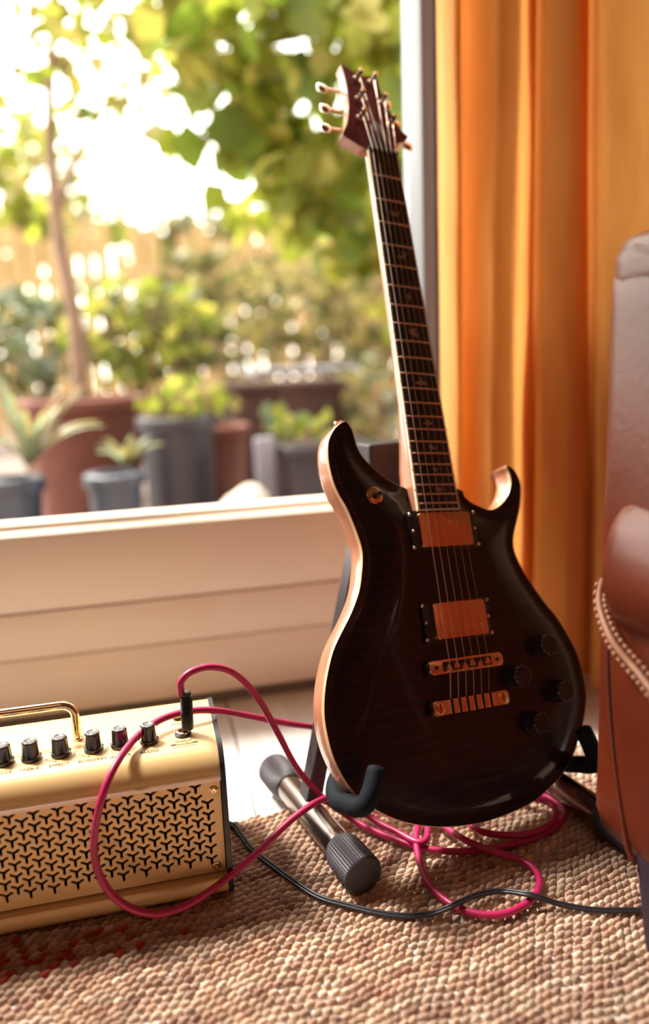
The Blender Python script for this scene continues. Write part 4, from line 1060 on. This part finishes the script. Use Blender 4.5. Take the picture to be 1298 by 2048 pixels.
def leaves(name, parent, spots, cols, size, seed, droop=0.5, slim=0.45):
    """spots: (centre, radius xyz, count); one mesh of separate bent leaves"""
    r = np.random.default_rng(seed); V = []; C = []
    for c, rad, cnt in spots:
        d = r.normal(0, 1, (cnt, 3)); d /= np.linalg.norm(d, axis=1)[:, None]; d *= r.uniform(0.25, 1, (cnt, 1)) ** 0.5
        P = np.array(c)[None] + d * np.array(rad)[None]
        s = size * r.uniform(0.6, 1.25, cnt)
        ax = r.normal(0, 1, (cnt, 3)); ax[:, 2] -= droop; ax /= np.linalg.norm(ax, axis=1)[:, None]
        sd = np.cross(ax, r.normal(0, 1, (cnt, 3))); sd /= np.linalg.norm(sd, axis=1)[:, None]; up = np.cross(sd, ax)
        L = ax * s[:, None]; S = sd * (s * slim)[:, None]; U = up * (s * 0.10)[:, None]
        V.append(np.stack([P, P + L * .35 + S + U, P + L * .38, P + L * .35 - S + U, P + L * .75 + S * .62 + U * .6, P + L * .75 - S * .62 + U * .6, P + L], 1))
        cc = np.array(cols)[r.integers(0, len(cols), cnt)] * r.uniform(0.8, 1.2, (cnt, 1)); C.append(np.repeat(cc, 7, 0))
    V = np.concatenate(V).reshape(-1, 3); C = np.concatenate(C); n = len(V) // 7
    quads = np.array([(0, 1, 2, 3), (1, 4, 6, 2), (3, 2, 6, 5)])
    Q = (quads[None] + (np.arange(n) * 7)[:, None, None]).reshape(-1, 4)
    me = bpy.data.meshes.new(name)
    inv = np.array(parent.location) if parent else np.zeros(3)
    me.vertices.add(len(V)); me.vertices.foreach_set('co', (V - inv).astype(np.float32).ravel())
    me.loops.add(Q.size); me.loops.foreach_set('vertex_index', Q.ravel().astype(np.int32))
    me.polygons.add(len(Q)); me.polygons.foreach_set('loop_start', (np.arange(len(Q)) * 4).astype(np.int32)); me.update(calc_edges=True)
    ca = me.color_attributes.new('Col', 'FLOAT_COLOR', 'POINT'); ca.data.foreach_set('color', np.concatenate([C, np.ones((len(C), 1))], 1).astype(np.float32).ravel())
    o = bpy.data.objects.new(name, me); COL.objects.link(o); me.materials.append(m_leaf); o.parent = parent; o['kind'] = 'stuff'
    return o
def gp(name, bm, m, parent, **k):
    o = obj(name, bm, m, parent, **k); o.location = -parent.location; return o
LIME = [(.26, .30, .03), (.36, .38, .05), (.18, .25, .03), (.42, .38, .08)]
OLIVE = [(.11, .105, .03), (.15, .14, .045), (.08, .085, .025), (.19, .16, .06)]
GOLD = [(.28, .22, .06), (.34, .27, .10), (.22, .18, .055)]
SAGE = [(.14, .17, .12), (.20, .23, .17), (.17, .21, .10)]

# trees
def tree(label, base, branches, spots, cols, size, seed, slim=.45, group=None, tr=0.05):
    t = empty('tree', base, label, 'tree', group)
    bm = bmesh.new()
    for br_ in branches:
        pts = catmull([tuple(q)[:3] for q in br_], 5); n = len(pts); r0 = br_[0][3] if len(br_[0]) > 3 else tr
        tube(bm, pts, [r0 * (1 - 0.75 * i / (n - 1)) for i in range(n)], 8)
    gp('trunk', bm, m_bark, t, angle=1.5)
    leaves('foliage', t, spots, cols, size, seed, 0.5, slim)
    return t
# slim pale-trunked tree in the terracotta planter, left
a = [at(165, 790, 2.9), at(150, 640, 2.9), at(118, 480, 2.95), at(100, 250, 3.0), at(110, 20, 3.05), at(140, -260, 3.1)]
a2 = [(*at(112, 420, 2.96), .016), at(190, 240, 3.2), at(300, 90, 3.4), at(360, -100, 3.5)]
spots = [(at(px, py, y), (rx, .35, rz), c) for px, py, y, rx, rz, c in ((60, 60, 3.0, .30, .16, 70), (180, 90, 3.1, .26, .16, 60), (60, 230, 3.1, .22, .10, 34), (300, 40, 3.3, .30, .16, 70), (90, 400, 3.3, .16, .10, 18), (330, 150, 3.4, .16, .10, 24), (40, -120, 3.1, .4, .2, 90), (260, -150, 3.3, .45, .2, 120), (215, 205, 3.3, .12, .06, 12))]
tree('slim tree with a pale trunk and sparse leaves rising from a terracotta planter', tuple(a[0]), [a, a2], spots, LIME + GOLD, 0.075, 11, tr=0.032)
# broad-leaved tree leaning in from the right
b1 = [Vector((1.9, 3.2, GZ)), Vector((1.75, 3.1, 0.9)), at(860, 120, 3.0), at(640, 60, 2.9), at(430, 130, 2.9)]
b2 = [at(880, 150, 3.0), at(720, 240, 2.9), at(600, 290, 2.9), at(520, 330, 2.9)]
b3 = [Vector((1.75, 3.1, 0.9)), at(900, 400, 3.1), at(800, 480, 3.1), at(700, 520, 3.1)]
spots = [(at(px, py, y), (rx, .32, rz), c) for px, py, y, rx, rz, c in ((520, 40, 2.7, .30, .14, 55), (440, 130, 2.8, .22, .08, 40), (600, 190, 2.8, .26, .09, 55), (720, 70, 2.6, .16, .08, 14), (800, 150, 2.7, .12, .22, 40), (640, 330, 2.9, .28, .10, 55), (470, 260, 2.9, .20, .06, 26), (560, 400, 3.1, .24, .12, 50), (790, 400, 2.9, .16, .24, 60), (700, 470, 3.0, .24, .16, 60), (380, 250, 2.9, .10, .04, 10), (640, -120, 2.8, .5, .18, 130), (830, -60, 2.8, .2, .2, 60), (420, -60, 2.8, .3, .12, 60), (830, 560, 2.9, .12, .3, 40))]
tree('broad-leaved green tree reaching across the top of the window from the right', (1.9, 3.2, GZ), [b1, b2, b3], spots, LIME, 0.135, 12, slim=.5, tr=0.05)
# far trees behind the fence
for k, (px, y, lab, h0, sp) in enumerate(((120, 9.5, 'hazy yellow tree far off behind the fence at the left', 2.2, ((60, 330, .7, .5, 200), (150, 450, .7, .35, 200), (20, 480, .5, .5, 160))),
                          (420, 10.5, 'dark olive tree far off behind the fence in the middle', 1.9, ((400, 480, .7, .4, 260), (330, 520, .5, .35, 160), (480, 540, .6, .4, 200))),
                          (760, 9.0, 'pale yellow tree far off behind the fence at the right', 2.4, ((700, 420, .7, .6, 260), (800, 330, .6, .6, 240), (820, 520, .5, .6, 200), (640, 540, .5, .4, 160))))):
    p = at(px, 500, y); base = (p.x, y, GZ)
    tree(lab, base, [[Vector(base), Vector((p.x, y, 0.8)), Vector((p.x + .1, y, h0))]], [(at(a_, b_, y), (rx, .5, rz), c_) for a_, b_, rx, rz, c_ in sp], (GOLD + LIME, OLIVE, GOLD)[k], 0.20, 20 + k, tr=0.09)

# shrubs between the pots
def shrub(label, px, py, y, rx, rz, n, cols, size, seed, slim=.42):
    c = at(px, py, y)
    s = empty('shrub', (c.x, y, GZ), label, 'shrub', 'shrubs in the garden')
    bm = bmesh.new()
    for k in range(6):
        a_ = k * 1.05 + seed; e = Vector((c.x + rx * .55 * math.cos(a_), y + .18 * math.sin(a_), c.z + rz * .3))
        tube(bm, catmull([Vector((c.x, y, GZ)), Vector((c.x, y, GZ)).lerp(e, .5) + Vector((0, 0, .04)), e], 4), [0.014 - 0.0009 * i for i in range(9)], 6)
    gp('stems', bm, m_bark, s, angle=1.5)
    leaves('foliage', s, [(c, (rx, .24, rz), n)], cols, size, seed, .2, slim)
shrub('bushy yellow-green shrub right of the pale tree trunk', 290, 660, 3.4, .34, .24, 420, OLIVE + LIME, .07, 31)
shrub('olive shrub in the middle of the garden', 430, 620, 5.6, .60, .46, 520, OLIVE, .10, 32)
shrub('light green arching shrub behind the zinc table', 600, 620, 4.4, .46, .34, 420, OLIVE + GOLD, .08, 33)
shrub('tall golden shrub near the window frame', 745, 600, 4.8, .46, .56, 520, GOLD + OLIVE, .10, 34)
shrub('grey-green shrub at the left behind the pots', 40, 690, 4.2, .33, .30, 300, SAGE + OLIVE, .085, 35)
shrub('low fresh green plant above the grey box planter', 600, 850, 2.5, .13, .05, 60, LIME + SAGE, .06, 36)
shrub('bright lime plant trailing over the slate planter', 375, 795, 2.6, .16, .05, 70, LIME + GOLD, .065, 37)
shrub('pale sage plant beside the guitar body outside', 748, 800, 3.05, .20, .18, 150, SAGE + GOLD, .07, 38)

shrub('wide olive shrub beside the fence at the far right', 900, 640, 5.2, .60, .42, 420, OLIVE, .10, 39)
shrub('low sage shrub at the foot of the broad-leaved tree', 1010, 780, 3.9, .36, .24, 260, SAGE + OLIVE, .085, 40)

# strappy plant in the navy pot, bottom left
def strappy(label, px, py, y, n, length, cols, seed):
    c = at(px, py, y); s = empty('strap_leaf_plant', tuple(c), label, 'plant')
    r = random.Random(seed)
    for k in range(n):
        a_ = r.uniform(0, 6.28); L_ = length * r.uniform(.6, 1.1); w = r.uniform(.010, .018); lean = r.uniform(.35, 1.0)
        bm = bmesh.new(); prev = None
        for j in range(8):
            t = j / 7; rr = lean * L_ * t; zz = L_ * (t - .62 * lean * t * t)
            p = Vector((math.cos(a_) * rr, math.sin(a_) * rr * .5, zz)); sd = Vector((-math.sin(a_), math.cos(a_), 0)) * w * (1 - t ** 2.5) + Vector((0, 0, .0005))
            u_, m_, v_ = bm.verts.new(p - sd + Vector((0, 0, w * .35))), bm.verts.new(p), bm.verts.new(p + sd + Vector((0, 0, w * .35)))
            if prev: bm.faces.new((prev[0], prev[1], m_, u_)); bm.faces.new((prev[1], prev[2], v_, m_))
            prev = (u_, m_, v_)
        o = obj('leaf', bm, cols[k % len(cols)], s, angle=1.5)
    return s
m_l1 = mat('sage_leaf', (.22, .26, .16), (.18, .22, .13), rough=.5, scale=20, trans=.45); m_l2 = mat('yellow_leaf', (.30, .26, .10), (.24, .21, .08), rough=.5, scale=20, trans=.45); m_l3 = mat('straw_leaf', (.32, .22, .13), (.26, .17, .10), rough=.6, scale=20, trans=.4)
strappy('pale sage strap-leaved plant spilling from the navy pot', 60, 930, 2.15, 26, .30, [m_l1, m_l2, m_l3, m_l1], 5)
strappy('small pale strap-leaved plant above the blue-grey pot', 255, 935, 2.35, 12, .14, [m_l1, m_l2], 6)

# pots, planters, stone and table
def pot(name, label, px, ytop, ybot, y, r, m, taper=.78, n=28, square=False, rim=.012, grp='garden pots'):
    t = at(px, ytop, y); b = at(px, ybot, y); h = t.z - GZ
    e = empty(name, (t.x, y, GZ), label, 'planter' if square else 'plant pot', grp)
    if square:
        bm = nbox((-r, -r, 0), (r, r, h), .008, 2)
        obj('body', bm, m, e, angle=.5)
        obj('rim', nbox((-r - rim, -r - rim, h - .03), (r + rim, r + rim, h + .004), .006, 2), m, e, angle=.5)
        obj('soil', nbox((-r + .02, -r + .02, h + .004), (r - .02, r - .02, h + .012), .004, 1), m_soil, e)
    else:
        obj('body', nlathe([(r * taper * .9, 0), (r * taper, .01), (r * (taper * .4 + .6), h * .6), (r, h - .04)], n, Matrix.Identity(4)), m, e)
        obj('rim', nlathe([(r, h - .04), (r + rim, h - .036), (r + rim, h - .004), (r + rim * .4, h), (r - .02, h), (r - .025, h - .03), (.01, h - .03)], n, Matrix.Identity(4)), m, e)
        obj('soil', nlathe([(r - .026, h - .045), (r - .026, h - .022), (.01, h - .018)], n, Matrix.Identity(4)), m_soil, e)
pot('plant_pot', 'wide terracotta pot holding the pale-trunked tree', 165, 795, 960, 2.9, .21, m_terra, .8)
pot('plant_pot', 'tall slate-grey planter in the middle of the pots', 352, 832, 1005, 2.5, .115, m_slate, .88)
pot('plant_pot', 'navy glazed pot at the lower left corner of the pane', 20, 955, 1060, 2.15, .075, m_navy, .8)
pot('plant_pot', 'blue-grey pot just right of the navy pot', 228, 945, 1040, 2.3, .075, m_blue, .9)
pot('plant_pot', 'small terracotta pot half hidden behind the slate planter', 425, 850, 990, 2.8, .12, m_terra, .8)
pot('square_planter', 'rusty steel box planter behind the pots', 560, 765, 960, 3.22, .22, m_rust, square=True)
pot('square_planter', 'dark grey box planter nearest the guitar', 640, 885, 1010, 2.35, .125, m_slate, square=True)
pot('square_planter', 'low brown trough behind the terracotta pot', 400, 800, 960, 4.15, .26, m_rust, square=True)
# pale post beside the grey planter
p = at(527, 875, 2.3)
tag(obj('garden_post', nbox((p.x - .028, 2.27, GZ), (p.x + .028, 2.325, p.z), .006, 2), m_zinc), 'short pale zinc post left of the dark grey planter', 'post')
# zinc table
p = at(595, 735, 3.75)
tb = empty('garden_table', (p.x, 3.75, GZ), 'pale zinc-topped garden table under the shrubs', 'table')
obj('table_top', nbox((-.24, -.25, p.z - GZ - .03), (.24, .25, p.z - GZ), .006, 2), m_zinc, tb, angle=.5)
for sx in (-.21, .21):
    for sy in (-.21, .21): obj('leg', nbox((sx - .018, sy - .018, 0), (sx + .018, sy + .018, p.z - GZ - .03), .003, 1), m_rust, tb)
# rounded white stone
p = at(492, 1010, 2.05)
bm = bmesh.new(); bmesh.ops.create_icosphere(bm, subdivisions=4, radius=1.0)
for v in bm.verts:
    k = 1 + .05 * math.sin(4 * v.co.x + 2 * v.co.y) + .04 * math.sin(5 * v.co.z + v.co.x * 3)
    v.co = Vector((v.co.x * .098 * k, v.co.y * .09 * k, max(v.co.z, -.5) * .20 * k))
o = obj('garden_stone', bm, m_stone, angle=1.5); o.location = (p.x, 2.05, at(492, 966, 2.05).z - .20)
tag(o, 'large rounded white stone just outside the window sill', 'stone')
bx_ = obj('stone_plinth', nbox((p.x - .13, 1.93, GZ), (p.x + .13, 2.17, o.location.z - .09), .01, 2), m_pave, angle=.5)
tag(bx_, 'low brown block carrying the white stone', 'block')
